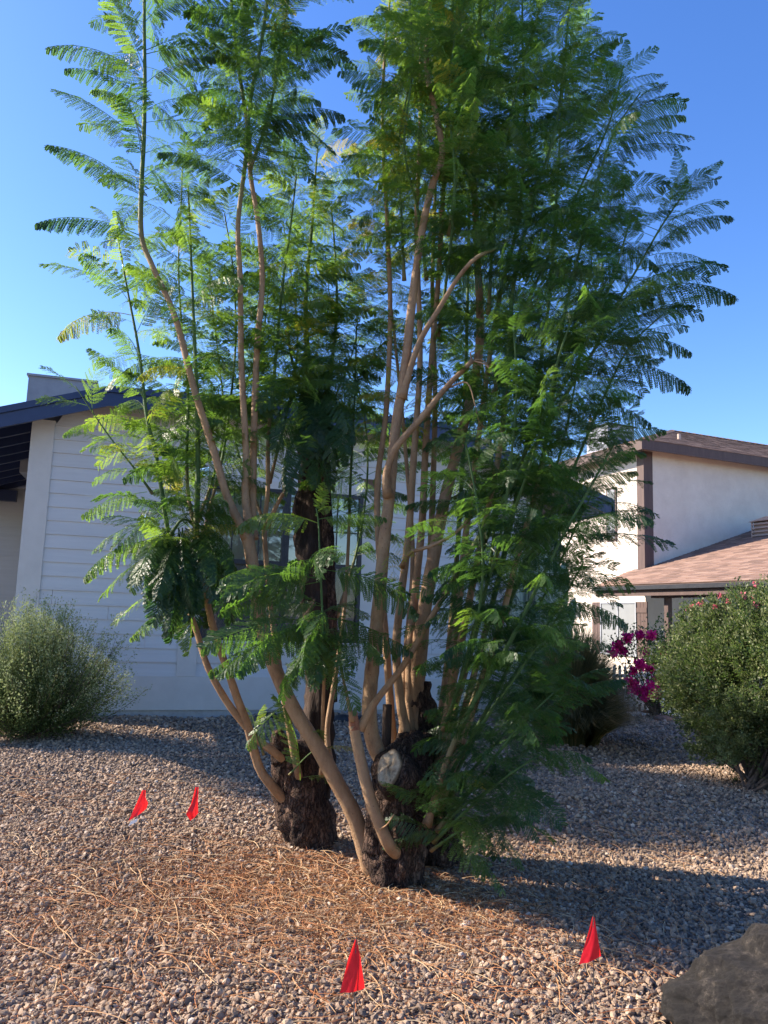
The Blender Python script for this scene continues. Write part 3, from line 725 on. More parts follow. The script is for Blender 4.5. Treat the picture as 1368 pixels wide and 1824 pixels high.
FT_BIG = [frond_template(18 + (i % 3), 12, 0.6 + 0.13 * (i % 6), 400 + i, pk=.80) for i in range(12)]
FT_LO = [frond_template(9, 5, 0.6 + 0.15 * (i % 5), 200 + i, lw=2.4) for i in range(6)]
FT_SP = [frond_template(8, 7, 0.9, 300 + i) for i in range(4)]        # small young leaves

STEPK = 0.86
TG = 0.10
class Leaves:
    def __init__(s): s.V = []; s.F = []; s.T = []; s.n = 0
    def frond(s, base, tip, tint, roll=0.0, lo=False, young=False):
        ts = FT_LO if lo else (FT_SP if young else FT); V, F = ts[RNG.integers(len(ts))]
        d = np.asarray(tip, float) - base; L = np.linalg.norm(d); x = d / L
        if L > .5 and not lo: V, F = FT_BIG[RNG.integers(len(FT_BIG))]
        y = np.cross(Z3, x); ny = np.linalg.norm(y); y = y / ny if ny > 1e-4 else np.array([0, 1.0, 0]); z = np.cross(x, y)
        y2 = y * cos(roll) + z * sin(roll); z2 = np.cross(x, y2)
        A = np.stack([x, y2 * (1 if RNG.random() < .5 else -1), z2], 1)
        k = 1.0     # pinnae keep their size on long leaves
        W_ = (V * L * np.array([1, 1, 1])) @ A.T + base
        s.V.append(W_.astype(np.float32)); s.F.append(F + s.n); s.n += len(V)
        s.T.append(np.clip(tint + RNG.normal(0, .05, len(F)), 0, 1))
    def build(s, parent, name='foliage'):
        if not s.V: return
        return mesh(name, np.vstack(s.V), np.vstack(s.F), M['leaf'], parent, attrs={'tint': ('FACE', np.concatenate(s.T))})
def vis(p):
    """is the point inside (or just outside) the photograph"""
    d = p - np.array([0, 0, CAMH]); dep = d[1] * cos(PITCH) + d[2] * sin(PITCH); y = (d[2] * cos(PITCH) - d[1] * sin(PITCH)) / dep
    return y < 0.72
def stem(tree, pts, r0, r1, fol=None, flen=0.46, step=0.125, g0=None, extra=(), tint=0.45, name='stem', mat_=None, rexp=0.8, dens=1.0, elev=10, seg=10, exroll=.25, exdup=1):
    """a limb traced through pts (px, py, distance); fol = fraction of its length where the leaves start"""
    W_ = np.array([P(*p) if len(p) == 3 else np.array(p[:3]) for p in pts])
    Q, par = spline(W_, 0.045)
    s = np.concatenate([[0], np.cumsum(np.linalg.norm(np.diff(Q, axis=0), axis=1))]); L = s[-1]; f = s / L
    rad = r0 + (r1 - r0) * f ** rexp
    rad = rad * (1 + 0.045 * np.sin(s * 55 + RNG.uniform(0, 6)) * np.exp(-((s * 7) % 1 - .5) ** 2 * 30)) * (1 + RNG.normal(0, .015, len(s)))
    rad *= 1 + .5 * np.exp(-s / .07)
    if g0 is None: g0 = (fol if fol is not None else 0.9)
    green = np.clip((f - g0 + 0.06) / 0.14, 0, 1)
    V, F = tube_mesh(Q, rad, seg)
    so_ = mesh(name, V, F, mat_ or M['stem'], tree, smooth=True, attrs={'green': ('POINT', np.concatenate([np.repeat(green, seg), [green[0], green[-1]]]))})
    lv = Leaves()
    if fol is not None:
        x = fol * L; az = RNG.uniform(0, pi)
        while x < L:
            i = min(len(s) - 2, int(np.searchsorted(s, x))); b = Q[i]; rem = (L - x); tipf = min(1, rem / 0.55)
            for q in ((0, pi) if RNG.random() < .6 else (0, 2.1, 4.2)):
                if RNG.random() > dens: continue
                a = az + q + RNG.normal(0, .22)
                e = radians(elev + RNG.normal(0, 12)) + (1 - tipf) * radians(38)
                ln = flen * 1.1 * (0.5 + 0.5 * tipf) * RNG.uniform(0.78, 1.12)
                d = np.array([cos(a) * cos(e), sin(a) * cos(e), sin(e)])
                t = tint + TG + RNG.normal(0, .13)
                if RNG.random() < .004: t = 0.97
                lv.frond(b, b + d * ln, t, RNG.normal(0, .3), lo=not vis(b), young=ln < .2)
            az += pi / 2 + RNG.normal(0, .25); x += step * STEPK * RNG.uniform(.8, 1.25) * (0.55 + .45 * tipf)
    for ex in [e for e in extra for _ in range(exdup)]:
        (bx, by, bd), (tx, ty, td) = ex[:2]
        b, t = P(bx, by, bd), P(tx, ty, td)
        if exdup > 1: t = t + RNG.normal(0, .05, 3)
        # the leaf starts on this limb, where it passes closest
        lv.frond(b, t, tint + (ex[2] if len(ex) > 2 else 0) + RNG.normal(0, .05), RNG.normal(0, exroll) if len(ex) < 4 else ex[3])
    lv.build(so_)
    return so_, Q

def gnarl(parent, name, pts, rads, mat_, seg=56, amp=0.03, fr=7, seed=0, cap_r=None):
    """old trunk: tube with vertical ridges and lumps"""
    pts = np.array([P(*p) for p in pts]); full = np.column_stack([pts, rads]); Q, _ = spline(full, 0.02)
    V, F = tube_mesh(Q[:, :3], Q[:, 3], seg); n = len(Q)
    C = np.repeat(Q[:, :3], seg, 0); D = V[:n * seg] - C; r = np.linalg.norm(D, axis=1)[:, None]; D = D / (r + 1e-9)
    for i in range(n * seg):
        v = V[i]
        a = mnoise.fractal(Vector((v[0] * fr + seed, v[1] * fr, v[2] * fr * .45)), 1.0, 2.0, 5)
        rg = abs(mnoise.noise(Vector((v[0] * 26 + seed, v[1] * 26, v[2] * 5)))) - .2
        V[i] = v + D[i] * (a * amp + rg * amp * .7)
    return mesh(name, V, F, mat_, parent, smooth=True)

# ------------------------------------------------------------------ left tree
def left_tree():
    T = thing('jacaranda_tree', G(545, 1505), 'left jacaranda tree with leaning dark stump trunk, a charred upright trunk and slender tan shoots', 'tree', 'multi stemmed jacaranda trees in the gravel')
    gnarl(T, 'trunk', [(560, 1528, 5.5), (555, 1490, 5.5), (545, 1440, 5.5), (532, 1385, 5.48), (522, 1335, 5.45), (522, 1318, 5.45)], [.185, .172, .180, .178, .15, .07], M['bark'], amp=.04, seed=3)
    gnarl(T, 'broken_stub', [(508, 1350, 5.4), (498, 1320, 5.38), (494, 1300, 5.38)], [.10, .065, .03], M['bark'], seg=24, amp=.02, seed=5)
    gnarl(T, 'charred_trunk', [(556, 1420, 5.6), (566, 1330, 5.62), (574, 1240, 5.65), (566, 1120, 5.65), (558, 980, 5.65), (556, 850, 5.65), (553, 760, 5.65), (556, 688, 5.65)], [.12, .11, .10, .095, .10, .095, .085, .05], M['burnt'], seg=36, amp=.05, seed=9)
    gnarl(T, 'bark_strip', [(592, 1250, 5.6), (592, 1100, 5.58), (584, 950, 5.58), (578, 830, 5.58), (584, 700, 5.6)], [.035, .035, .04, .045, .03], M['bark'], seg=20, amp=.012, seed=11)
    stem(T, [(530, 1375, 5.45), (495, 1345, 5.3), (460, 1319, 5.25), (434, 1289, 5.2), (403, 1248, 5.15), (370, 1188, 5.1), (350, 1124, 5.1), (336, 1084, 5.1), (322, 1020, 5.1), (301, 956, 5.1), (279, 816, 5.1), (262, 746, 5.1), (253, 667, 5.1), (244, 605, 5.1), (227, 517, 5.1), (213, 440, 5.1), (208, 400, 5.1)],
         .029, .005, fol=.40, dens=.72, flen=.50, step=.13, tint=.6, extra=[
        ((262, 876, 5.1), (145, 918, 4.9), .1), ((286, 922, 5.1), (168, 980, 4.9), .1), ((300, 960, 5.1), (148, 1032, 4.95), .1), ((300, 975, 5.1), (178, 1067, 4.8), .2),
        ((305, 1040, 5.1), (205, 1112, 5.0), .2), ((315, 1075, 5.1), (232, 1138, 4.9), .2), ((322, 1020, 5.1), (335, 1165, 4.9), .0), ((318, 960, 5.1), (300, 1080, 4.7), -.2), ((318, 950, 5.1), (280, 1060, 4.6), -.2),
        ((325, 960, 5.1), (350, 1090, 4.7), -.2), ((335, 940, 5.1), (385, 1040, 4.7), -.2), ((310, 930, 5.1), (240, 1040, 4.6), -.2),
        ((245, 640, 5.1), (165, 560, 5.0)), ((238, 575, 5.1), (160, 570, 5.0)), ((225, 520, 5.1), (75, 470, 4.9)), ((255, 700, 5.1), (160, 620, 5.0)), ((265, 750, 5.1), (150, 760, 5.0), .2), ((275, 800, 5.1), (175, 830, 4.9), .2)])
    stem(T, [(272, 880, 5.1), (240, 835, 5.05), (205, 791, 5.0), (181, 758, 4.98), (158, 724, 4.96), (134, 687, 4.95)], .008, .003, fol=1.1, g0=.0, extra=[
        ((140, 697, 4.95), (74, 655, 4.9), .1), ((154, 722, 4.95), (68, 715, 4.9), .2), ((165, 735, 4.95), (178, 640, 4.95), .15), ((181, 758, 4.98), (112, 775, 4.85), .15), ((185, 762, 5), (225, 725, 4.9), .15), ((205, 791, 5), (120, 770, 4.9), .15), ((215, 800, 5), (160, 800, 4.8), .1), ((240, 835, 5), (165, 860, 4.9), .2)], name='side_shoot')
    stem(T, [(520, 1440, 5.45), (478, 1392, 5.3), (460, 1363, 5.28), (440, 1289, 5.2), (424, 1248, 5.15), (407, 1198, 5.1), (390, 1151, 5.1), (373, 1090, 5.1), (358, 1000, 5.1), (350, 940, 5.12), (352, 870, 5.15), (352, 740, 5.15), (347, 620, 5.15), (342, 500, 5.2), (338, 400, 5.2), (335, 330, 5.2)],
         .034, .006, fol=.42, flen=.46, tint=.5, step=.16)
    stem(T, [(350, 950, 5.15), (335, 880, 5.2), (333, 800, 5.3), (335, 700, 5.4), (325, 600, 5.5), (318, 480, 5.6), (322, 380, 5.6), (325, 300, 5.6)], .014, .005, fol=.12, dens=.75, flen=.45, tint=.5, step=.16)
    stem(T, [(355, 980, 5.15), (375, 900, 5.3), (395, 820, 5.5), (410, 720, 5.6), (420, 600, 5.7), (415, 480, 5.7), (400, 380, 5.7)], .013, .005, fol=.2, dens=.8, flen=.45, tint=.55, step=.16)
    stem(T, [(540, 1410, 5.45), (530, 1372, 5.3), (516, 1300, 5.3), (498, 1194, 5.3), (486, 1112, 5.3), (480, 1060, 5.3), (474, 995, 5.3), (471, 937, 5.3), (477, 873, 5.3), (478, 780, 5.32), (490, 650, 5.35), (502, 520, 5.4), (518, 400, 5.45), (528, 310, 5.45)],
         .027, .006, fol=.55, flen=.46, tint=.55)
    stem(T, [(474, 940, 5.3), (498, 890, 5.25), (522, 850, 5.2), (545, 790, 5.2), (565, 700, 5.2), (570, 640, 5.2)], .016, .005, fol=.35, flen=.36, tint=.5)
    stem(T, [(560, 760, 5.6), (548, 640, 5.6), (545, 520, 5.65), (556, 400, 5.7), (562, 310, 5.7), (566, 260, 5.7)], .03, .006, fol=.05, flen=.46, tint=.6)
    stem(T, [(575, 760, 5.6), (592, 640, 5.7), (600, 540, 5.8), (596, 440, 5.85), (590, 370, 5.85)], .02, .006, fol=.05, flen=.46, tint=.55)
    stem(T, [(556, 735, 5.58), (560, 690, 5.45), (562, 655, 5.35)], .012, .006, fol=1.1, g0=0, tint=.35, name='crown_knot', exroll=.5, exdup=2, extra=[((558, b, 5.4), (tx, ty, 5.1), dt) for b, tx, ty, dt in
        ((690, 500, 780, 0), (680, 480, 720, .1), (680, 545, 800, -.1), (690, 585, 810, -.1), (680, 630, 770, 0), (670, 640, 700, .1), (665, 520, 640, .2), (665, 600, 640, .2), (720, 560, 870, -.1), (735, 520, 860, 0), (735, 610, 850, 0))])
    stem(T, [(550, 740, 5.55), (520, 640, 5.4), (510, 560, 5.3), (500, 500, 5.3)], .016, .005, fol=.05, flen=.42, tint=.4)
    stem(T, [(590, 1370, 5.3), (583, 1300, 5.35), (598, 1200, 5.4), (612, 1100, 5.5), (620, 980, 5.6), (625, 840, 5.7), (632, 700, 5.8), (635, 580, 5.9)], .02, .006, fol=.5, flen=.42, tint=.4, dens=.75)
    for pts in ([(352, 930, 5.3), (380, 850, 5.5), (400, 760, 5.7), (392, 660, 5.8), (380, 560, 5.8), (372, 470, 5.8)], 
                [(480, 860, 5.4), (510, 740, 5.6), (530, 620, 5.8), (520, 500, 6.0), (505, 400, 6.0)], [(560, 800, 5.7), (600, 700, 5.9), (630, 620, 6.1), (640, 540, 6.1)],
                [(600, 1100, 5.6), (640, 960, 5.8), (655, 820, 6.0), (640, 700, 6.1), (600, 590, 6.2), (580, 480, 6.2)], [(470, 930, 5.4), (440, 850, 5.6), (420, 780, 5.8), (440, 680, 5.9), (470, 590, 5.9), (480, 480, 5.9)]):
        stem(T, pts, .012, .004, fol=.15, flen=.46, step=.16, tint=.45, g0=.1, seg=8)
    stem(T, [(300, 960, 5.1), (312, 940, 5.05), (325, 925, 5.05), (342, 930, 5.1)], .012, .008, fol=1.1, g0=0, tint=.3, name='crown_knot', exroll=.5, exdup=2, extra=[((b, 940 + c, 5.08), (tx, ty, td), dt) for b, c, tx, ty, td, dt in
        ((305, 0, 262, 1060, 4.75, -.1), (310, 10, 285, 1090, 4.7, -.2), (318, 0, 318, 1110, 4.7, -.2), (325, 0, 345, 1105, 4.7, -.1), (330, 0, 372, 1060, 4.75, -.1), (335, -10, 400, 1010, 4.8, 0), (300, 0, 225, 1030, 4.8, .2), (300, -20, 200, 960, 4.8, .2), (310, -20, 240, 900, 4.6, 0), (330, -20, 400, 900, 4.7, 0), (320, 10, 300, 1130, 5.2, -.2), (328, 10, 340, 1140, 5.3, -.2), (345, -20, 430, 960, 5.0, -.1), (350, -10, 420, 1060, 5.2, -.1), (320, -30, 290, 880, 4.6, 0), (340, -20, 385, 1120, 5.3, -.2))])
    # drooping clump hung round the broken crown of the two slender shoots
    stem(T, [(574, 1380, 5.2), (575, 1270, 4.9), (578, 1180, 4.7), (575, 1110, 4.6), (570, 1000, 4.6), (567, 930, 4.6), (563, 905, 4.6)], .016, .004, fol=1.1, g0=.45, name='front_shoot', tint=.42, exroll=.75, exdup=2, extra=[
        ((572, 1028, 4.6), (378, 1040, 4.5)), ((574, 1035, 4.6), (392, 1060, 4.3)), ((575, 1015, 4.6), (735, 1078, 4.6)), ((576, 1110, 4.6), (372, 1172, 4.4)), ((576, 1105, 4.6), (430, 1190, 4.2)), ((576, 1100, 4.6), (722, 1185, 4.5)),
        ((570, 995, 4.6), (508, 1012, 4.3)), ((570, 990, 4.6), (598, 1010, 4.2)), ((567, 932, 4.6), (440, 928, 4.7), .25), ((567, 925, 4.6), (672, 925, 4.6), .15), ((577, 1110, 4.6), (512, 1265, 4.5)), ((577, 1120, 4.6), (660, 1170, 4.2)), ((577, 1120, 4.6), (560, 1230, 4.2)),
        ((577, 1095, 4.6), (520, 1130, 4.2)), ((577, 1090, 4.6), (640, 1110, 4.9)), ((577, 1150, 4.65), (620, 1240, 4.4)), ((577, 1150, 4.65), (500, 1200, 4.9)), ((565, 915, 4.6), (545, 880, 4.5), .3), ((565, 915, 4.6), (590, 880, 4.5), .3), ((577, 1130, 4.6), (610, 1195, 4.2), -.1), ((577, 1130, 4.6), (535, 1190, 4.1), -.1), ((577, 1080, 4.6), (470, 1075, 4.9))])
    lv = [((455, 1300, 5.3), (470, 1255, 5.25)), ((455, 1300, 5.3), (440, 1262, 5.25))]
    stem(T, [(470, 1345, 5.25), (458, 1310, 5.22), (455, 1285, 5.22)], .006, .003, fol=1.1, g0=0, tint=.85, extra=lv, name='side_shoot')
    stem(T, [(515, 1380, 5.25), (555, 1340, 5.1), (590, 1330, 5.0)], .005, .003, fol=1.1, g0=0, tint=.7, name='side_shoot', extra=[((570, 1335, 5.05), (630, 1335, 4.9), .2), ((560, 1338, 5.1), (570, 1300, 4.9), .1), ((540, 1385, 5.1), (600, 1395, 5), 0), ((535, 1390, 5.1), (490, 1240, 5)), ((530, 1240, 5.1), (440, 1330, 4.9))])
left_tree()

# ------------------------------------------------------------------ right tree
def right_tree():
    T = thing('jacaranda_tree', G(702, 1568), 'right jacaranda tree with thick sawn trunk, many tan stems and a broad crown leaning right', 'tree', 'multi stemmed jacaranda trees in the gravel')
    gnarl(T, 'trunk', [(702, 1585, 4.85), (704, 1550, 4.85), (708, 1500, 4.85), (716, 1440, 4.87), (722, 1390, 4.9), (732, 1345, 4.95), (738, 1310, 5.0)], [.165, .145, .165, .18, .175, .15, .10], M['bark'], amp=.065, fr=9, seed=21)
    gnarl(T, 'rear_trunk', [(780, 1530, 5.3), (782, 1480, 5.3), (778, 1420, 5.3), (765, 1360, 5.3), (752, 1310, 5.25), (745, 1260, 5.2), (742, 1215, 5.2)], [.16, .15, .15, .15, .12, .085, .06], M['bark'], amp=.06, fr=9, seed=27, seg=40)
    gnarl(T, 'side_bark', [(662, 1520, 4.8), (668, 1440, 4.85), (682, 1380, 4.9)], [.06, .05, .05], M['bark'], amp=.02, seed=29, seg=24)
    # sawn branch stub with its pale end grain
    c0, c1 = P(728, 1405, 4.9), P(693, 1368, 4.64); ax = c1 - c0; ax /= np.linalg.norm(ax)
    ax = ax * .6 + np.array([-.45, -.62, .35]) * .4; ax /= np.linalg.norm(ax)
    V, F = tube_mesh(np.array([c0, c0 * .4 + c1 * .6, c1 - ax * .01]), [.17, .135, .118], 32); th = np.arange(32) * 2 * pi / 32
    for i in range(len(V)): V[i] += np.array(mnoise.noise_vector(Vector(V[i] * 16))) * .014
    mesh('sawn_stub', V, F, M['bark'], T, smooth=True)
    e1 = np.cross(ax, Z3); e1 /= np.linalg.norm(e1); e2 = np.cross(e1, ax); V = []; F = []
    NR, NS = 14, 64; RG = []; crack = [(.4, .10), (2.1, .07), (3.9, .12), (5.2, .06)]
    for k in range(NR + 1):
        r_ = k / NR
        for j in range(NS):
            t = j * 2 * pi / NS; edge = 1 + .04 * sin(2 * t + 1) + .02 * sin(5 * t) + .012 * sin(9 * t + 2)
            dz = .010 - .018 * max(0, r_ - .9) * 8 + .005 * sin(4 * t + r_ * 7); ck = 0
            for ca, cw in crack:
                dd = abs((t - ca - .25 * r_ + pi) % (2 * pi) - pi)
                if dd < cw: ck = max(ck, 1 - dd / cw)
            dz -= ck * .006 * sin(pi * r_)
            V.append(c1 + (e1 * cos(t) * .076 + e2 * sin(t) * .118) * r_ * edge + ax * dz); RG.append(max(0.0, r_ if ck < .5 else .0 if r_ < .9 else r_))
    for k in range(NR):
        for j in range(NS): F.append([k * NS + j, k * NS + (j + 1) % NS, (k + 1) * NS + (j + 1) % NS, (k + 1) * NS + j])
    mesh('cut_face', V, F, M['cut'], T, smooth=True, attrs={'ring': ('POINT', RG)})
    # stem C: leaning left in front of the left stump, forking at (438,950)
    stem(T, [(668, 1570, 4.98), (646, 1500, 4.98), (630, 1450, 4.97), (595, 1385, 4.97), (562, 1325, 4.97), (530, 1275, 4.98), (500, 1215, 5.0), (472, 1140, 5.0), (457, 1060, 5.0), (449, 1000, 5.0), (440, 950, 5.0)], .054, .040, g0=2, seg=16)
    stem(T, [(441, 960, 5.0), (405, 885, 4.98), (380, 800, 4.96), (345, 690, 4.95), (312, 565, 4.95), (272, 475, 4.95), (252, 420, 4.95), (252, 330, 4.95), (256, 250, 4.95), (258, 150, 4.95), (257, 40, 4.95), (258, -90, 4.95), (262, -180, 4.95)],
         .029, .008, fol=.50, flen=.5, step=.115, tint=.35, g0=.45, extra=[((250, 130, 4.95), (84, 84, 4.85)), ((240, 245, 4.95), (97, 160, 4.8)), ((243, 335, 4.95), (84, 258, 4.8)), ((250, 420, 4.95), (64, 398, 4.7), -.15), ((258, 60, 4.95), (185, -20, 4.9)), ((258, 140, 4.95), (190, 30, 4.9)), ((258, 90, 4.95), (400, 60, 4.8))])
    stem(T, [(444, 945, 5.02), (437, 880, 5.03), (438, 800, 5.05), (430, 650, 5.05), (428, 500, 5.05), (424, 400, 5.05), (438, 280, 5.05), (446, 180, 5.05), (468, 60, 5.05), (480, -40, 5.05), (488, -160, 5.05)],
         .026, .009, fol=.52, flen=.5, step=.13, tint=.35, g0=.5, extra=[((450, 230, 5.05), (613, 205, 4.8), -.1), ((440, 290, 5.05), (330, 235, 4.8), -.15), ((430, 400, 5), (520, 340, 4.8), 0), ((460, 90, 5.05), (615, 100, 4.9), 0), ((455, 120, 5), (320, 70, 4.8), -.1), ((450, 200, 5), (590, 270, 4.7), -.2)])
    stem(T, [(450, 960, 5.05), (450, 880, 5.1), (453, 750, 5.12), (458, 620, 5.12), (467, 500, 5.12), (460, 400, 5.12), (446, 310, 5.12), (443, 240, 5.12), (425, 120, 5.15), (412, 0, 5.15), (405, -120, 5.15)], .028, .01, fol=.6, flen=.46, step=.14, tint=.35, g0=.65)
    stem(T, [(446, 300, 5.1), (480, 200, 5.1), (500, 80, 5.15), (520, -40, 5.15), (530, -130, 5.15)], .012, .005, fol=.05, flen=.5, tint=.4, step=.13)
    # cut reddish stub F with two live shoots
    stem(T, [(722, 1530, 4.85), (695, 1508, 4.65), (677, 1470, 4.62), (660, 1425, 4.62), (646, 1370, 4.63), (634, 1315, 4.64), (630, 1292, 4.64)], .040, .031, g0=2, seg=16)
    m = MB(); q, _ = spline(np.array([P(632, 1300, 4.64), P(629, 1276, 4.64)]), .02); m.tube(q, np.linspace(.032, .028, len(q)), 14)
    for k in range(5):
        a = k * 1.3; b = P(629, 1277, 4.64) + np.array([cos(a), sin(a), 0]) * .018; m.tube([b, b + np.array([.004, 0, .03 + .012 * k % .03])], [.009, .003], 5)
    m.build('split_stub', M['rust'], T)
    stem(T, [(640, 1300, 4.66), (668, 1251, 4.66), (718, 1186, 4.66), (765, 1105, 4.64), (817, 1017, 4.62), (847, 967, 4.62), (890, 900, 4.6), (950, 800, 4.6), (1010, 700, 4.6), (1060, 620, 4.6), (1100, 540, 4.6), (1140, 470, 4.6), (1180, 400, 4.6), (1222, 340, 4.6)],
         .022, .005, fol=.50, flen=.48, step=.13, tint=.22, g0=.28, elev=5, extra=[((1160, 445, 4.6), (1302, 385, 4.6)), ((1120, 505, 4.6), (1262, 495, 4.5)), ((1105, 535, 4.6), (1311, 528, 4.6)), ((1100, 550, 4.6), (1250, 560, 4.5)), ((1070, 610, 4.6), (1232, 628, 4.5)), ((1180, 400, 4.6), (1235, 380, 4.6)), ((1035, 670, 4.6), (1230, 690, 4.6)), ((1000, 720, 4.6), (1160, 755, 4.5), -.1)])
    stem(T, [(628, 1285, 4.62), (618, 1240, 4.6), (606, 1180, 4.6), (600, 1130, 4.6)], .012, .005, fol=.6, flen=.25, tint=.4)
    # G: thick main stem
    stem(T, [(705, 1420, 4.82), (684, 1365, 4.82), (662, 1310, 4.8), (658, 1250, 4.8), (664, 1180, 4.82), (674, 1080, 4.83), (685, 960, 4.85), (694, 880, 4.86), (704, 770, 4.88), (722, 650, 4.9), (735, 530, 4.92), (752, 410, 4.95), (770, 330, 4.95), (788, 275, 4.96), (776, 200, 4.98), (760, 120, 5.0), (764, 0, 5.0), (772, -150, 5.0)],
         .051, .012, fol=.80, flen=.45, tint=.5, g0=.95, seg=16)
    stem(T, [(692, 885, 4.84), (688, 850, 4.8), (704, 800, 4.75), (750, 745, 4.7), (795, 690, 4.66), (842, 642, 4.62)], .026, .016, g0=2, seg=12)
    for tw in ([(800, 690, 4.66), (832, 682, 4.6), (846, 720, 4.58), (856, 755, 4.56), (882, 770, 4.55)], [(840, 645, 4.62), (856, 640, 4.6), (872, 655, 4.58), (885, 690, 4.58)], [(842, 643, 4.62), (838, 628, 4.6), (858, 622, 4.58)], [(842, 643, 4.62), (866, 650, 4.55), (880, 672, 4.5)]):
        q, _ = spline(np.array([P(*p) for p in tw]), .03); m = MB(); m.tube(q, np.linspace(.006, .0025, len(q)), 6); m.build('dry_shoot', M['litter'] if 0 else M['stem'], T, smooth=True)
    stem(T, [(716, 710, 4.88), (745, 615, 4.84), (785, 545, 4.8), (818, 492, 4.76), (850, 458, 4.72), (890, 440, 4.7)], .024, .012, fol=.9, flen=.34, tint=.45)
    stem(T, [(724, 1310, 5.05), (712, 1240, 5.05), (706, 1150, 5.05), (716, 1050, 5.07), (728, 950, 5.08), (738, 800, 5.1), (748, 650, 5.15), (745, 500, 5.2), (742, 380, 5.2), (748, 250, 5.2), (750, 100, 5.2), (752, -60, 5.2)], .032, .01, fol=.66, flen=.45, tint=.6, g0=.95)
    stem(T, [(732, 1310, 5.15), (730, 1180, 5.15), (740, 1050, 5.18), (752, 930, 5.2), (758, 800, 5.2), (768, 650, 5.25), (782, 480, 5.3), (792, 300, 5.3), (802, 150, 5.3), (808, -50, 5.3)], .034, .01, fol=.6, flen=.45, tint=.55, g0=.9)
    stem(T, [(742, 1340, 5.2), (742, 1200, 5.15), (757, 1080, 5.12), (775, 980, 5.12), (792, 890, 5.15), (815, 800, 5.2), (840, 700, 5.25), (855, 600, 5.3), (850, 450, 5.3), (844, 300, 5.3), (850, 150, 5.3), (858, -50, 5.3)], .062, .012, fol=.62, flen=.46, tint=.45, g0=.85, seg=16, rexp=.65)
    stem(T, [(700, 1330, 5.25), (690, 1180, 5.25), (678, 1020, 5.27), (672, 870, 5.3), (688, 730, 5.3), (695, 560, 5.35), (690, 400, 5.4), (682, 250, 5.4), (684, 120, 5.4), (700, -60, 5.4)], .030, .009, fol=.58, flen=.30, tint=.7, g0=.95)
    stem(T, [(716, 1330, 5.2), (722, 1180, 5.2), (735, 1000, 5.25), (722, 800, 5.35), (705, 620, 5.5), (690, 480, 5.6), (690, 380, 5.6)], .024, .007, fol=.5, flen=.36, tint=.75, g0=.8)
    stem(T, [(740, 1320, 5.3), (760, 1100, 5.4), (770, 900, 5.5), (775, 700, 5.6), (770, 520, 5.7), (775, 350, 5.8), (780, 200, 5.8), (790, 0, 5.8)], .03, .008, fol=.45, flen=.46, tint=.6, g0=.7)
    g = MB(); q, _ = spline(np.array([P(688, 1340, 5.0), P(690, 1255, 5.0)]), .03); g.tube(q, np.full(len(q), .03), 12); g.build('dead_snag', M['burnt'], T, smooth=True)
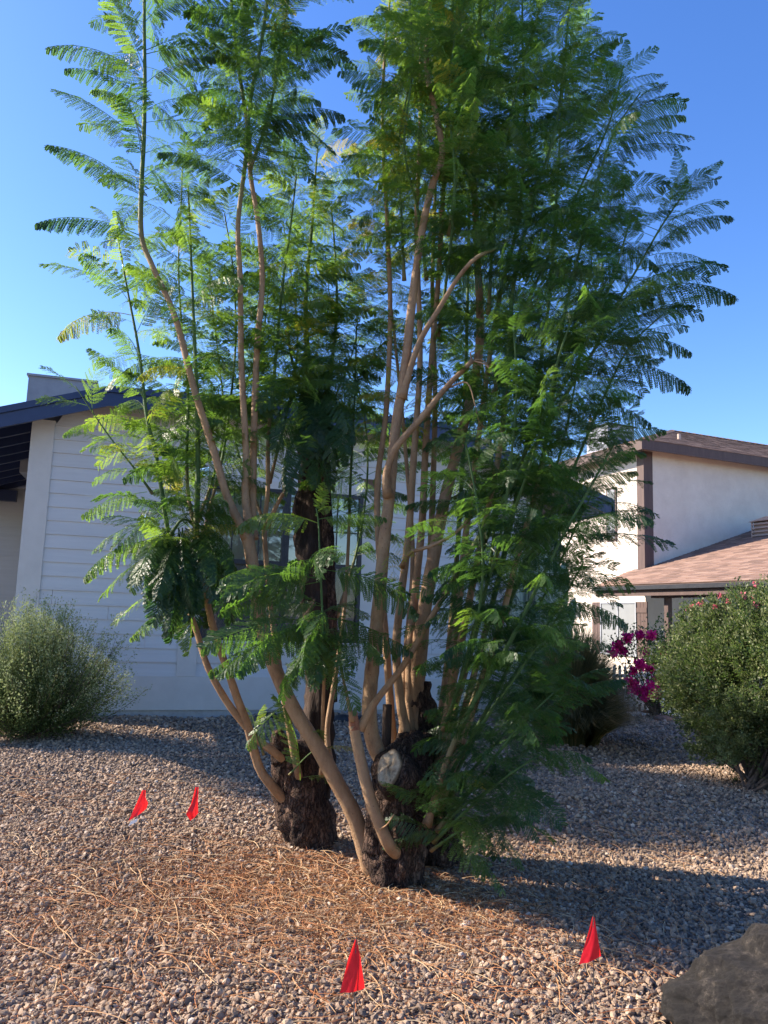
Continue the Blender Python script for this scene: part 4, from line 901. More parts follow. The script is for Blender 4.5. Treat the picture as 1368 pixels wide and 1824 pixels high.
    # stems fanning out to the right
    fan = [
     ([(775, 1400, 5.0), (800, 1250, 5.0), (830, 1100, 4.95), (860, 950, 4.9), (890, 800, 4.9), (905, 650, 4.9), (916, 500, 4.9), (955, 340, 4.9), (990, 226, 4.9), (1010, 60, 4.95), (1018, -60, 4.95)], .03, .3, .40),
     ([(790, 1350, 5.1), (810, 1150, 5.1), (830, 950, 5.1), (850, 800, 5.1), (870, 650, 5.1), (892, 520, 5.1), (925, 380, 5.1), (935, 200, 5.1), (930, 50, 5.15), (935, -100, 5.15)], .03, .35, .42),
     ([(780, 1440, 4.85), (830, 1300, 4.8), (880, 1150, 4.75), (920, 1000, 4.7), (960, 850, 4.7), (985, 700, 4.7), (1005, 560, 4.7), (1045, 400, 4.7), (1088, 250, 4.7), (1140, 165, 4.7)], .026, .3, .28),
     ([(760, 1470, 4.72), (800, 1345, 4.6), (855, 1230, 4.5), (905, 1150, 4.45), (950, 1060, 4.4), (1000, 960, 4.4), (1050, 870, 4.4), (1100, 780, 4.4)], .022, .35, .22),
     ([(800, 1380, 5.2), (860, 1200, 5.2), (935, 1010, 5.2), (1010, 860, 5.2), (1070, 720, 5.2), (1120, 620, 5.2), (1180, 560, 5.2)], .022, .3, .25),
     ([(790, 1400, 5.3), (850, 1180, 5.4), (900, 980, 5.5), (940, 780, 5.6), (975, 560, 5.6), (990, 380, 5.6), (1000, 200, 5.6), (1010, 50, 5.6)], .026, .3, .42),
     ([(770, 1380, 5.3), (800, 1150, 5.5), (820, 900, 5.7), (830, 650, 5.8), (835, 400, 5.9), (838, 200, 5.9), (840, 0, 5.9)], .026, .35, .5),
     ([(770, 1440, 4.8), (830, 1330, 4.6), (895, 1240, 4.45), (950, 1160, 4.4), (1000, 1090, 4.35)], .014, .25, .25),
     ([(778, 1480, 4.75), (850, 1390, 4.55), (920, 1300, 4.4), (985, 1235, 4.3)], .013, .2, .25),
     ([(772, 1500, 4.7), (835, 1440, 4.5), (900, 1385, 4.4), (960, 1345, 4.35)], .011, .15, .25),
     ([(768, 1515, 4.7), (820, 1480, 4.5), (870, 1465, 4.4), (905, 1440, 4.35)], .009, .2, .3),
     ([(790, 1420, 5.1), (860, 1290, 5.2), (930, 1180, 5.3), (990, 1090, 5.4), (1040, 1000, 5.4)], .015, .2, .25),
     ([(810, 1250, 4.9), (850, 1100, 4.7), (890, 960, 4.5), (910, 820, 4.4), (920, 700, 4.4), (915, 580, 4.4)], .014, .15, .25),
     ([(850, 1000, 5.0), (900, 880, 4.8), (960, 760, 4.6), (1030, 640, 4.5), (1090, 500, 4.45), (1120, 400, 4.45)], .014, .15, .2),
     ([(880, 700, 4.9), (930, 560, 4.9), (990, 430, 4.9), (1040, 320, 4.9), (1085, 220, 4.9), (1110, 120, 4.9)], .013, .1, .3),
     ([(870, 560, 5.1), (880, 400, 5.0), (900, 250, 4.9), (930, 120, 4.9), (960, 20, 4.9), (980, -80, 4.9)], .013, .1, .35),
     ([(800, 420, 5.0), (820, 280, 4.9), (860, 150, 4.9), (880, 30, 4.9), (890, -90, 4.9)], .013, .1, .5),
    ]
    fan += [([(800, 1300, 5.2), (850, 1120, 5.6), (880, 940, 5.9), (870, 740, 6.1), (850, 560, 6.2), (860, 380, 6.2)], .018, .25, .4),
     ([(790, 1300, 4.9), (840, 1150, 4.5), (860, 1020, 4.3), (850, 900, 4.25), (830, 790, 4.25)], .012, .2, .3),
     ([(820, 1350, 4.9), (880, 1240, 4.8), (935, 1130, 4.9), (985, 1030, 5.0), (1025, 940, 5.0), (1060, 870, 5.0)], .014, .15, .2),
     ([(800, 1420, 4.9), (860, 1350, 4.8), (930, 1270, 4.8), (1000, 1180, 4.8)], .012, .1, .2),
     ([(900, 1100, 5.2), (950, 950, 5.5), (1000, 800, 5.7), (1030, 650, 5.8), (1050, 500, 5.8), (1060, 380, 5.8)], .014, .1, .3),
     ([(880, 1000, 4.8), (930, 870, 4.5), (970, 740, 4.35), (1000, 620, 4.3), (1040, 520, 4.3)], .012, .1, .25),
     ([(780, 600, 5.2), (800, 460, 5.0), (810, 320, 4.8), (800, 180, 4.8), (810, 60, 4.8)], .012, .1, .5),
     ([(720, 500, 5.3), (715, 380, 5.2), (710, 260, 5.1), (730, 140, 5.0), (740, 20, 5.0)], .012, .1, .6),
     ([(760, 500, 5.3), (745, 380, 5.1), (720, 260, 4.9), (735, 120, 4.9), (730, 0, 4.9)], .012, .1, .5),
     ([(780, 1480, 5.0), (830, 1420, 5.1), (880, 1350, 5.2), (930, 1300, 5.3)], .010, .1, .2),
     ([(775, 1500, 4.8), (810, 1450, 4.6), (850, 1420, 4.5), (880, 1400, 4.4)], .009, .1, .25)]
    ex = {2: [((1080, 255, 4.7), (1232, 243, 4.6)), ((1075, 280, 4.7), (1225, 262, 4.6)), ((1110, 200, 4.7), (1182, 150, 4.7)), ((1060, 350, 4.7), (1190, 330, 4.6))],
          0: [((985, 180, 4.9), (1097, 72, 4.8)), ((990, 140, 4.9), (1090, 80, 4.7)), ((1005, 90, 4.9), (1035, 0, 4.9))],
          3: [((1000, 960, 4.4), (1198, 970, 4.4)), ((1020, 920, 4.4), (1150, 935, 4.3)), ((1040, 880, 4.4), (1158, 858, 4.4)), ((1080, 800, 4.4), (1130, 800, 4.4)), ((950, 1060, 4.4), (1100, 1080, 4.3)), ((960, 1040, 4.4), (1095, 1010, 4.4))],
          8: [((960, 1260, 4.3), (1080, 1190, 4.3)), ((940, 1290, 4.35), (1110, 1210, 4.4))],
          9: [((950, 1345, 4.35), (1078, 1388, 4.3), .3), ((920, 1370, 4.4), (1050, 1350, 4.2)), ((900, 1385, 4.4), (1000, 1470, 4.2)), ((880, 1400, 4.4), (960, 1495, 4.2)), ((860, 1420, 4.45), (900, 1510, 4.2), -.1), ((905, 1380, 4.4), (950, 1460, 4.0), -.1)],
          10: [((860, 1465, 4.4), (930, 1545, 4.2)), ((840, 1470, 4.4), (845, 1540, 4.3)), ((890, 1450, 4.4), (985, 1500, 4.2))],
          7: [((960, 1140, 4.4), (1085, 1150, 4.3)), ((930, 1180, 4.4), (1060, 1230, 4.3))]}
    for i, (pts, r0, fol, tn) in enumerate(fan):
        stem(T, pts, r0, .005, fol=fol, flen=.47 if i < 7 else .42, step=.125, tint=tn, g0=max(0, fol - .15) if i > 2 else fol + .1, extra=ex.get(i, ()), elev=8 if i < 7 else 2, seg=8, dens=.78)
    # pale bent branch crossing the middle
    stem(T, [(716, 1010, 4.95), (730, 985, 4.85), (770, 972, 4.75), (810, 950, 4.72), (840, 920, 4.7), (880, 870, 4.7)], .014, .008, fol=.8, flen=.3, tint=.4)
    m = MB(); q, _ = spline(np.array([P(676, 1478, 4.6), P(690, 1468, 4.5), P(702, 1450, 4.45)]), .02); m.tube(q, np.linspace(.006, .003, len(q)), 6); m.build('dry_shoot', M['stem'], T, smooth=True)
    # yellowing hanging leaves
    lv = Leaves()
    for b, t in (((700, 955, 4.8), (720, 1000, 4.7)), ((705, 950, 4.8), (735, 990, 4.7)), ((690, 975, 4.75), (705, 1065, 4.65))): lv.frond(P(*b), P(*t), .97, .3, young=True)
    lv.build(T, 'yellow_leaf')
right_tree()

# ------------------------------------------------------------------ shrubs
def leaf_quads(C, size, asp=0.5, tint=None, dirs=None):
    n = len(C); d = RNG.normal(size=(n, 3)) if dirs is None else dirs + RNG.normal(0, .5, (n, 3)); d /= np.linalg.norm(d, axis=1)[:, None]
    e = np.cross(d, RNG.normal(size=(n, 3))); e /= np.linalg.norm(e, axis=1)[:, None] + 1e-9
    size = size * np.ones(n); s = size[:, None]
    V = np.stack([C, C + d * s * .5 + e * s * asp * .5, C + d * s, C + d * s * .5 - e * s * asp * .5], 1).reshape(-1, 3)
    return V, np.arange(4 * n).reshape(n, 4)
def branchy(base, tips, r0, r1, sag=0.0):
    """limbs from a common base to each tip, bowed outward"""
    m = MB(); paths = []
    for t in tips:
        b = base + RNG.normal(0, .05, 3) * [1, 1, 0]; mid = b * .5 + t * .5 + np.array([0, 0, -sag]) + RNG.normal(0, .04, 3)
        q, _ = spline(np.array([b, mid, t]), .12); m.tube(q, np.linspace(r0, r1, len(q)), 5, cap=False); paths.append(q)
    return m, paths
def shrub(name, base, cen, rad, ntip, nleaf, lsize, lm, label, cat, lump=.25, flowers=None, up=0.4, spray=.12, tint0=.5, r0=.012, core=.45):
    T = thing(name, base, label, cat)
    tips = []
    while len(tips) < ntip:
        d = RNG.normal(size=3); d /= np.linalg.norm(d)
        rr = (core + (1 - core) * RNG.random() ** .6)
        lmp = 1 + lump * mnoise.noise(Vector(d * 2.3 + base)) + .5 * lump * mnoise.noise(Vector(d * 6 + base))
        p = cen + d * rad * rr * lmp
        if p[2] < base[2] + .1: continue
        tips.append(p)
    tips = np.array(tips); m, paths = branchy(base, tips[::max(1, ntip // 70)], r0, .002, .05)
    m.build('branch', M['twig'], T)
    # leaf sprays round each tip
    C = []; D = []; TT = []
    k = nleaf // ntip
    for t in tips:
        out = (t - cen) / rad; out = out / (np.linalg.norm(out) + 1e-9); dirn = out * .6 + np.array([0, 0, up]) + RNG.normal(0, .3, 3); dirn /= np.linalg.norm(dirn)
        s = RNG.uniform(-1, 1, k); ln = spray * RNG.uniform(.7, 1.5)
        q = t + dirn * (s * ln)[:, None] + RNG.normal(0, .022, (k, 3)); C.append(q); D.append(np.tile(dirn, (k, 1))); tt = tint0 + RNG.normal(0, .16); TT.append(np.clip(tt + RNG.normal(0, .12, k), 0, 1))
    C = np.vstack(C); V, F = leaf_quads(C, lsize * RNG.uniform(.7, 1.3, len(C)), .5, dirs=np.vstack(D))
    mesh('foliage', V, F, lm, T, attrs={'tint': ('FACE', np.concatenate(TT))})
    if flowers:
        n, fs, fm, sel = flowers; C = []
        tsel = [t for t in tips if sel(t)]
        for t in [tsel[i] for i in RNG.choice(len(tsel), min(n, len(tsel)), replace=False)]:
            C = t + (t - cen) * .08 + np.clip(RNG.normal(0, .012, (12, 3)), -.02, .02); V, F = leaf_quads(C, fs * RNG.uniform(.7, 1.3, len(C)), .8)
            mesh('flower_cluster', V, F, fm, T, attrs={'tint': ('FACE', RNG.random(len(C)))})
    return T

# left: silvery sage with long sprays, leaves paler towards the tips
def sage_bush():
    base = G(52, 1316); T = thing('sage_shrub', base, 'silvery green bushy shrub with wispy top shoots beside the grey siding wall', 'shrub')
    C = []; D = []; TT = []; mb = MB()
    for i in range(900):
        a = RNG.uniform(0, 2 * pi); el = RNG.uniform(.12, 1.0) ** .8 * pi / 2
        d = np.array([cos(a) * cos(el), sin(a) * cos(el), sin(el)])
        Lh = (.98 + .40 * sin(el)) * RNG.uniform(.66, 1.06)
        Lh *= 1 + .12 * max(0, d[0]) * (el < .9) + .10 * mnoise.noise(Vector((cos(a) * 2, sin(a) * 2, el * 2)))
        b = base + RNG.normal(0, .12, 3) * [1, 1, .0] + Z3 * RNG.uniform(.02, .2)
        mid = b + d * Lh * .5 * np.array([1.15, 1.15, .9]); t = b + d * Lh * np.array([.95, .95, 1.0]) + Z3 * .06
        q, _ = spline(np.array([b, mid, t]), .05)
        if i % 3 == 0: mb.tube(q[::3], np.linspace(.006, .0015, len(q[::3])), 4, cap=False)
        n = len(q); s0 = int(n * .2)
        for j in range(s0, n):
            f = (j - s0) / (n - s0); k = int(11 * (1 - .5 * f))
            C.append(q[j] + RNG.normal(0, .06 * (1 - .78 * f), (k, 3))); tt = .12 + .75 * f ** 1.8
            D.append(np.tile(d, (k, 1))); TT.append(np.clip(tt + RNG.normal(0, .12, k), 0, 1))
    mb.build('branch', M['twig'], T)
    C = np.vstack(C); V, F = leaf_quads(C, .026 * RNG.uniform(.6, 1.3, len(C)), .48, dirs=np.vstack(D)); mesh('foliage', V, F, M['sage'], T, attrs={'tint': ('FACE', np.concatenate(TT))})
sage_bush()
bR = G(1345, 1405)
shrub('flowering_shrub', bR, bR + np.array([.46, .25, 1.03]), np.array([1.2, 1.1, .92]), 3800, 210000, .032, M['shrub'], 'large rounded green shrub on bare leaning stems with small pink blooms on top', 'shrub', lump=.3,
      flowers=(15, .03, M['pinkfl'], lambda t: t[2] > 1.72 and t[0] < 4.0), spray=.09, tint0=.55, r0=.018, core=.5)

def grass_clump():
    base = G(1020, 1325); T = thing('ornamental_grass', base, 'big rounded clump of dry brown and green ornamental grass by the far house', 'grass clump')
    n = 11000; Vs = []; K = 6
    a = RNG.uniform(0, 2 * pi, n); out = RNG.uniform(.05, 1, n) ** .7 * 1.05; hgt = (1.55 - .85 * out ** 2) * RNG.uniform(.7, 1.08, n); w0 = RNG.uniform(.004, .008, n)
    b = np.stack([base[0] + .3 * np.cos(a) * out, base[1] + .3 * np.sin(a) * out, np.zeros(n)], 1)
    rows = []
    for k in range(K + 1):
        f = k / K; r = out * f ** 1.7; z = hgt * (f * 1.25 - .45 * f ** 3 * (0.4 + out)); 
        c = b + np.stack([np.cos(a) * r * .85, np.sin(a) * r * .85, z], 1); sd = np.stack([-np.sin(a + .9), np.cos(a + .9), np.zeros(n)], 1) * (w0 * (1 - f * .85))[:, None]
        rows += [c - sd, c + sd]
    V = np.stack(rows, 1); F = []
    i = np.arange(n)[:, None] * (2 * (K + 1)); q = np.concatenate([np.stack([i[:, 0] + 2 * k, i[:, 0] + 2 * k + 1, i[:, 0] + 2 * k + 3, i[:, 0] + 2 * k + 2], 1) for k in range(K)])
    tt = np.clip(RNG.normal(.42, .28, n), 0, 1)
    mesh('blades', V.reshape(-1, 3), q, M['grass'], T, attrs={'tint': ('FACE', np.tile(tt, K))})
grass_clump()

def bougainvillea():
    base = P(1168, 1262, 13.6); base[2] = 0
    T = thing('bougainvillea', base, 'bougainvillea with magenta flower clusters climbing over the white picket fence', 'shrub')
    y = 13.5; cl = [(1118, 1135, .10), (1140, 1130, .10), (1160, 1133, .10), (1102, 1150, .11), (1093, 1163, .09), (1143, 1183, .14), (1160, 1190, .08), (1130, 1225, .15), (1160, 1230, .17), (1150, 1240, .1), (1172, 1213, .11), (1180, 1160, .08), (1128, 1195, .05), (1110, 1160, .06), (1195, 1175, .06), (1152, 1160, .05), (1122, 1213, .07)]
    C = []; 
    for (px, py, r) in cl:
        c = P(px, py, y + RNG.uniform(-.3, -.1)); C = c + np.clip(RNG.normal(0, r * .36, (int(1100 * r), 3)), -r * .7, r * .7)
        V, F = leaf_quads(C, .066 * RNG.uniform(.7, 1.2, len(C)), .8); mesh('flower_cluster', V, F, M['bract'], T, attrs={'tint': ('FACE', RNG.random(len(C)))})
    C = []
    tips = [P(px, py, y + RNG.uniform(-.1, .4)) for (px, py, r) in cl] + [P(px, py, y + .2) for px, py in ((1175, 1140), (1185, 1120), (1190, 1150), (1165, 1150), (1195, 1200), (1190, 1235), (1185, 1255), (1170, 1250), (1200, 1220), (1205, 1250))]
    for t in tips: C.append(t + RNG.normal(0, .12, (110, 3)))
    C = np.vstack(C); V, F = leaf_quads(C, .055 * RNG.uniform(.6, 1.2, len(C)), .7); mesh('foliage', V, F, M['bougleaf'], T, attrs={'tint': ('FACE', RNG.random(len(C)))})
    m, _ = branchy(base, tips, .014, .004); m.build('branch', M['twig'], T)
bougainvillea()

def picket_fence():
    p0, p1 = G(1098, 1262), P(1222, 1262, 14.6); p0 = np.array([4.2, 14.05, 0]); p1 = np.array([6.0, 14.6, 0])
    d = p1 - p0; L = np.linalg.norm(d); d /= L; n = np.array([d[1], -d[0], 0])
    T = thing('picket_fence', (p0 + p1) / 2, 'low white picket fence standing behind the bougainvillea', 'fence')
    for i in range(int(L / .115)):
        q = p0 + d * i * .115; m = MB(); w_ = .05
        m.prism([q, q + d * w_, q + d * w_ + Z3 * .80, q + d * w_ / 2 + Z3 * .85, q + Z3 * .80], n * .018); m.build('picket', M['white'], T)
    m = MB()
    for z in (.15, .62): m.box(p0 - n * .031 + Z3 * z, d * L, n * .03, Z3 * .06)
    m.build('rail', M['white'], T)
    cb = MB(); q = p0 + n * .25; cb.prism([q - Z3 * .05, q + d * L - Z3 * .05, q + d * L + n * .3 - Z3 * .05, q + n * .3 - Z3 * .05], Z3 * .1)
    o = cb.build('kerb', M['white'], None, loc=(p0 + p1) / 2 + n * .3); tag(o, kind='structure')
picket_fence()
def lumpy(name, c, r, mat_, seed, sub=3, amp=.18, fr=1.6, parent=None, squash=1.0, loc=None):
    V, F = ico(sub); R = np.array([[cos(seed), -sin(seed), 0], [sin(seed), cos(seed), 0], [0, 0, 1]])
    for i, v in enumerate(V): V[i] = v * (1 + amp * mnoise.fractal(Vector(v * fr + seed * 3.1), 1, 2, 4))
    V = V * np.asarray(r) @ R.T + c
    return mesh(name, V, F, mat_, parent, smooth=True, loc=loc)
edge = [(1136, 1268, .15, 'flat reddish edging stone left end of the low row by the white kerb'), (1156, 1275, .16, 'brown edging stone in the middle of the low row by the white kerb'), (1180, 1284, .17, 'brown edging stone right end of the low row beside the shrub')]
for i, (px, py, r, lb) in enumerate(edge):
    c = G(px, py); o = lumpy('edging_stone', c + Z3 * .03, (r, r * .6, .07), M['brick'], i + 1.3, 2, loc=c); tag(o, lb, 'stone', 'edging stones along the gravel')
for i, (px, py, r, lb) in enumerate([(478, 1283, .17, 'flat dark stone by the foundation, leftmost of the low row seen between the tan stems'), (505, 1286, .2, 'dark slab by the foundation just left of the charred trunk'), (612, 1288, .2, 'dark slab by the foundation seen between the two trunks, left piece'), (640, 1290, .15, 'small dark stone by the foundation seen between the two trunks, right piece')]):
    c = G(px, py); o = lumpy('landscape_stone', c + Z3 * .04, (r, r * .6, .08), M['tub'], i + 4.1, 3, loc=c); tag(o, lb, 'stone', 'dark stones along the foundation')
def cactus():
    T = None; y = 12.6; cols = [(935, 1120, 960, .10, 12.9), (950, 1120, 905, .11, 12.8), (975, 1130, 935, .10, 12.5), (965, 1125, 990, .10, 12.3), (993, 1120, 915, .09, 12.7), (1003, 1125, 1000, .09, 12.4), (920, 1125, 1010, .10, 12.5), (985, 1125, 1030, .1, 12.1)]
    c = P(962, 1200, 12.5); c[2] = 0
    T = thing('column_cactus', c, 'tall pale green columnar cactus cluster against the sunlit stucco wall', 'cactus')
    def col(path, r):
        q, _ = spline(np.array(path), .07); n = len(q); seg = 48; rr = np.full(n, r); rr[-4:] = r * np.array([.95, .8, .55, .12]); V, F = tube_mesh(q, rr, seg)
        C = np.repeat(q, seg, 0); th = np.tile(np.arange(seg), n); k = 1 + .16 * np.cos(th * 2 * pi / seg * 9)
        V[:n * seg] = C + (V[:n * seg] - C) * k[:, None]
        mesh('column', V, F, M['cactus'], T, smooth=True)
    for (px, pb, pt, r, yy) in cols:
        top = P(px + RNG.uniform(-3, 3), pt, yy); b = P(px, pt, yy); b[2] = 0; b[:2] = b[:2] * .75 + c[:2] * .25; col([b, (b + top) / 2 + RNG.normal(0, .03, 3), top], r)
    t = P(1024, 1065, 12.2); col([P(1003, 1190, 12.3), P(1008, 1130, 12.2), t], .075)
cactus()
def palm():
    c = FW(6.3, 9.0, 0); T = thing('palm_tree', c, 'fan palm whose top shows above the brown shingle roof', 'palm')
    m = MB(); m.tube([c, c + Z3 * 8.6], [.22, .17], 14); m.build('trunk', M['bark'], T)
    top = c + Z3 * 8.6; V = []; F = []
    for i in range(26):
        a = RNG.uniform(0, 2 * pi); el = RNG.uniform(-.2, 1.3); d = np.array([cos(a) * cos(el), sin(a) * cos(el), sin(el)]); h = top + d * .5; s = np.cross(d, Z3); s /= np.linalg.norm(s) + 1e-6; u2 = np.cross(s, d)
        for j in range(22):
            t = (j / 21 - .5) * 2.2; dd = d * cos(t) + s * sin(t); tip = h + dd * .75 - Z3 * .08 * abs(t); sd = np.cross(dd, u2) * .014; n = len(V)
            V += [h - sd * .5, h + sd * .5, (h + tip) / 2 + sd, tip, (h + tip) / 2 - sd]; F.append([n, n + 1, n + 2, n + 3, n + 4])
    mesh('frond', V, F, M['grass'], T, attrs={'tint': ('FACE', np.full(len(F), .25))})
palm()

# ------------------------------------------------------------------ unseen tree, added left of the frame to shade the gravel at right
def shade_tree():
    c = np.array([-8.3, 9.7, 0]); T = thing('added_shade_tree', c, 'unseen leafy tree left of the grey house corner, added to shade the gravel', 'tree')
    m = MB(); q, _ = spline(np.array([c, c + [.1, 0, 1.6], c + [-.05, .1, 3.2], c + [.1, 0, 5.0]]), .2); m.tube(q, np.linspace(.2, .09, len(q)), 12); m.build('trunk', M['bark'], T, smooth=True)
    cen = c + np.array([.3, 0, 6.1]); rad = np.array([2.1, 1.7, 1.4]); n = 900; d = RNG.normal(size=(n, 3)); d /= np.linalg.norm(d, axis=1)[:, None]; tips = cen + d * rad * (.35 + .65 * RNG.random((n, 1)) ** .5)
    m, _ = branchy(c + Z3 * 4.0, tips[::8], .04, .008); m.build('limb', M['bark'], T)
    C = (tips[:, None] + RNG.normal(0, .17, (n, 60, 3))).reshape(-1, 3); V, F = leaf_quads(C, .085, .4); mesh('crown', V, F, M['sage'], T, attrs={'tint': ('FACE', RNG.random(len(C)) * .6)})
shade_tree()

# ------------------------------------------------------------------ marking flags
def pin_flag(base, h, lean, shape, label, yaw=0.0, tag_white=False):
    base = np.array(base, float); base[2] = hfun(base[0], base[1])
    T = thing('marker_flag', base, label, 'marker flag', 'red marker flags on wires')
    top = base + np.array([lean[0], lean[1], h]); m = MB(); m.tube([base - Z3 * .04, (base + top) / 2, top + Z3 * .006], [.0016] * 3, 6); m.build('wire', M['wire'], T)
    # cloth: grid between outline columns, given in flag-plane coords (x across, z down from wire top) in cm
    X = np.array([cos(yaw), sin(yaw), 0]); Yn = np.array([-sin(yaw), cos(yaw), 0])
    n, k = 16, 12; V = []; F = []
    lf, rt = shape
    for i in range(n + 1):
        f = i / n
        xl = np.interp(f, [p[1] for p in lf], [p[0] for p in lf]); xr = np.interp(f, [p[1] for p in rt], [p[0] for p in rt]); H_ = max(lf[-1][1], 1)
        for j in range(k + 1):
            g = j / k; x = xl + (xr - xl) * g
            fold = .005 * sin(g * 5 + f * 2.2) * (0.3 + f) + .0012 * sin(g * 15 + f * 11) * f
            zl = np.interp(f, [0, 1], [0, shape_h]) + g * f * (rh - shape_h)
            V.append(top + X * x * .01 + Yn * fold - Z3 * zl * .01)
    for i in range(n):
        for j in range(k): a_ = i * (k + 1) + j; F.append([a_, a_ + 1, a_ + k + 2, a_ + k + 1])
    o = mesh('flag', V, F, M['flag'], T, smooth=True)
    if tag_white:
        m = MB(); q = top - Z3 * .15 + X * -.055; m.prism([q, q + X * .035 + Z3 * .012, q + X * .03 - Z3 * .006, q - Z3 * .022 - X * .01], Yn * .0008); m.build('flag_edge', M['white'], T)
# (x cm at depth fraction) left and right outlines; shape_h / rh = drop at the left / right side in cm
def fl(px, py_top, dist, hh, rr, L, R, label, **k):
    global shape_h, rh
    shape_h, rh = hh, rr; t = P(px, py_top, dist); pin_flag((t[0], t[1], 0), t[2] - 0.0, (0, 0), (L, R), label, **k)
fl(634, 1692, 2.52, 15.4, 14.2, [(-.3, 0), (-2.2, .35), (-4.4, 1)], [(.2, 0), (1.4, .35), (3.2, 1)], 'red triangular marker flag on a wire nearest the bottom edge, left of centre', yaw=.1)
fl(1057, 1630, 2.85, 16.2, 12.8, [(-.3, 0), (-2.0, .4), (-4.9, 1)], [(.3, 0), (1.2, .4), (2.6, 1)], 'bright red marker flag at the edge of the tree shadow near the boulder', yaw=-.15)
fl(350, 1408, 4.1, 16.5, 13, [(-.6, 0), (-2.2, .5), (-4.5, .8), (-2, 1)], [(.9, 0), (1.0, .5), (1.6, 1)], 'narrow red marker flag left of the trunks, the right one of the pair', yaw=.35)
fl(256, 1413, 4.15, 14.8, 9.5, [(-.8, 0), (-3.0, .4), (-6.5, 1)], [(.8, 0), (1.0, .4), (2.6, .7), (2.0, 1)], 'crumpled red marker flag with white edge, leftmost in the gravel', yaw=.5, tag_white=True)

# ------------------------------------------------------------------ boulder
def boulder():
    c = np.array([1.93, 3.2, -.03]); V, F = ico(7)
    for i, v in enumerate(V):
        f = 1 + .22 * mnoise.fractal(Vector(v * 1.3 + np.array([4.2, 1, 7])), 1, 2, 6) - .02 * abs(mnoise.fractal(Vector(v * 3.3), 1, 2, 5)) + .030 * mnoise.fractal(Vector(v * 9), .6, 2.1, 6) + .004 * mnoise.noise(Vector(v * 90)); V[i] = v * f
    V = V * np.array([.70, .5, .40]) + c
    o = mesh('boulder', V, F, M['rock'], smooth=True, loc=(c[0], c[1], 0)); tag(o, 'large dark grey boulder in the bottom right corner', 'boulder')
boulder()

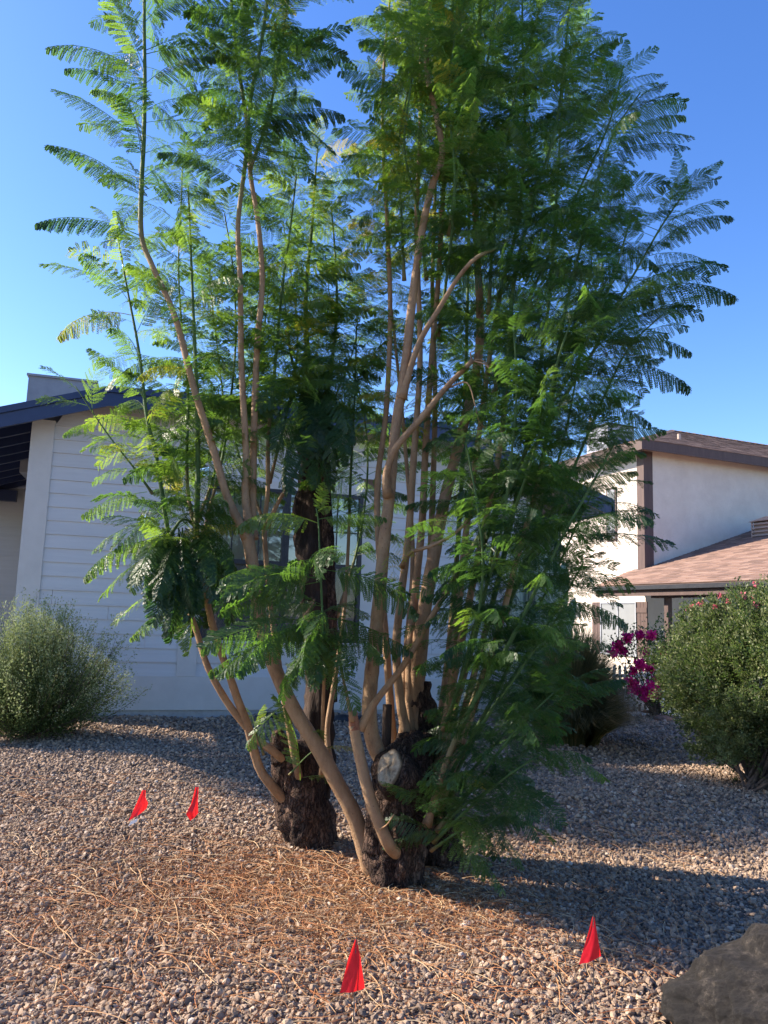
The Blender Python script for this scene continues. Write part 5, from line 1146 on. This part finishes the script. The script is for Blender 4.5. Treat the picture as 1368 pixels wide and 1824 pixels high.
# ------------------------------------------------------------------ dry litter around the trunks, fallen twigs
def litter():
    V = []; F = []; T = []
    n = 8200
    cx, cy = -.25, 4.45
    for i in range(n):
        if i < 4300: x, y = cx + RNG.normal(0, .75) - .15, cy + RNG.normal(0, .55)
        else: y = RNG.uniform(2.8, 7.5); x = RNG.uniform(-.5, .42) * y
        L = RNG.uniform(.03, .2) * RNG.choice([1, 1, 1.6]); a = RNG.uniform(0, 2 * pi); cv = RNG.normal(0, 1.1); k = 5; w_ = RNG.uniform(.0006, .0018)
        px, py, aa = x, y, a; b = len(V); z0 = hfun(x, y) + RNG.uniform(.010, .024); rise = RNG.uniform(0, .02)
        for j in range(k + 1):
            z = z0 + rise * sin(pi * j / k); s = np.array([-sin(aa), cos(aa), 0]) * w_
            V.append(np.array([px, py, z]) - s); V.append(np.array([px, py, z + w_]) + s)
            px += cos(aa) * L / k; py += sin(aa) * L / k; aa += cv * L / k * 3
        t = np.clip(RNG.normal(.62, .25), 0, 1)
        for j in range(k): F.append([b + 2 * j, b + 2 * j + 1, b + 2 * j + 3, b + 2 * j + 2]); T.append(t)
    V = np.array(V); F = np.array(F); T = np.array(T)
    m = 110000; rr = RNG.normal(0, 1, (m, 2)); px = cx + rr[:, 0] * .78 - .1; py = cy + rr[:, 1] * .5; far = RNG.random(m) < .33
    py[far] = RNG.uniform(2.8, 7, far.sum()); px[far] = RNG.uniform(-.5, .3, far.sum()) * py[far]
    pn = 0.5 + .5 * np.sin(px * 5.1 + 2 * np.sin(py * 4.3)) * np.sin(py * 6.3 + 1.5 * np.sin(px * 3.1)); kp = (RNG.random(m) < .35 + .65 * pn); px, py = px[kp], py[kp]; m = len(px)
    C = np.stack([px, py, hfun(px, py) + RNG.uniform(.006, .024, m)], 1); d = RNG.normal(size=(m, 3)) * [1, 1, .25]
    V2, F2 = leaf_quads(C, RNG.uniform(.006, .02, m), .3, dirs=d * 3)
    o = mesh('leaf_litter', np.vstack([V, V2]), np.vstack([F, F2 + len(V)]), M['litter'], attrs={'tint': ('FACE', np.concatenate([T, np.clip(RNG.normal(.4, .22, m), 0, 1)]))})
    tag(o, 'dry orange brown leaf litter and thin straws around the trunks', 'leaf litter', kind='stuff')
litter()
tw = [([(245, 1555), (262, 1590), (300, 1612)], 'pale curved twig in the gravel left of the trunks'),
      ([(10, 1655), (60, 1690), (110, 1712)], 'pale forked straw near the left edge of the gravel'),
      ([(92, 1635), (130, 1680), (172, 1715)], 'pale straight twig in the lower left gravel'),
      ([(308, 1748), (370, 1752), (430, 1741)], 'dark thin twig left of the nearest red flag'),
      ([(380, 1776), (520, 1774), (700, 1772)], 'long reddish stick passing behind the nearest red flag'),
      ([(430, 1736), (520, 1735), (600, 1733)], 'yellowish straight straw just left of the nearest red flag'),
      ([(690, 1752), (720, 1780), (770, 1800)], 'reddish twig right of the nearest red flag'),
      ([(780, 1668), (860, 1665), (915, 1660)], 'dark reddish stick between the trunks and the right red flag'),
      ([(205, 1670), (240, 1669), (275, 1672)], 'short black twig in the left gravel'),
      ([(1075, 1690), (1120, 1697), (1170, 1704)], 'greenish straw behind the right red flag'),
      ([(560, 1490), (590, 1530), (640, 1560)], 'pale straw lying at the foot of the left trunk'),
      ([(310, 1610), (318, 1660), (308, 1700)], 'curved pale straw in the middle of the left gravel')]
for i, (pp, lb) in enumerate(tw):
    pts = []
    for p in pp: g = G(*p, .03); g[2] = hfun(g[0], g[1]) + .034; pts.append(g)
    q, _ = spline(np.array(pts), .03); q[:, 2] += .006 * np.sin(np.arange(len(q)) * .7 + i)
    m = MB(); m.tube(q, np.linspace(.0026, .0012, len(q)), 6, a=.8)
    o = m.build('fallen_twig', M['twig'] if ('dark' in lb or 'black' in lb or 'reddish' in lb) else M['litter'], None, smooth=True, loc=pts[1], attr='tint'); tag(o, lb, 'twig', 'fallen twigs on the gravel')
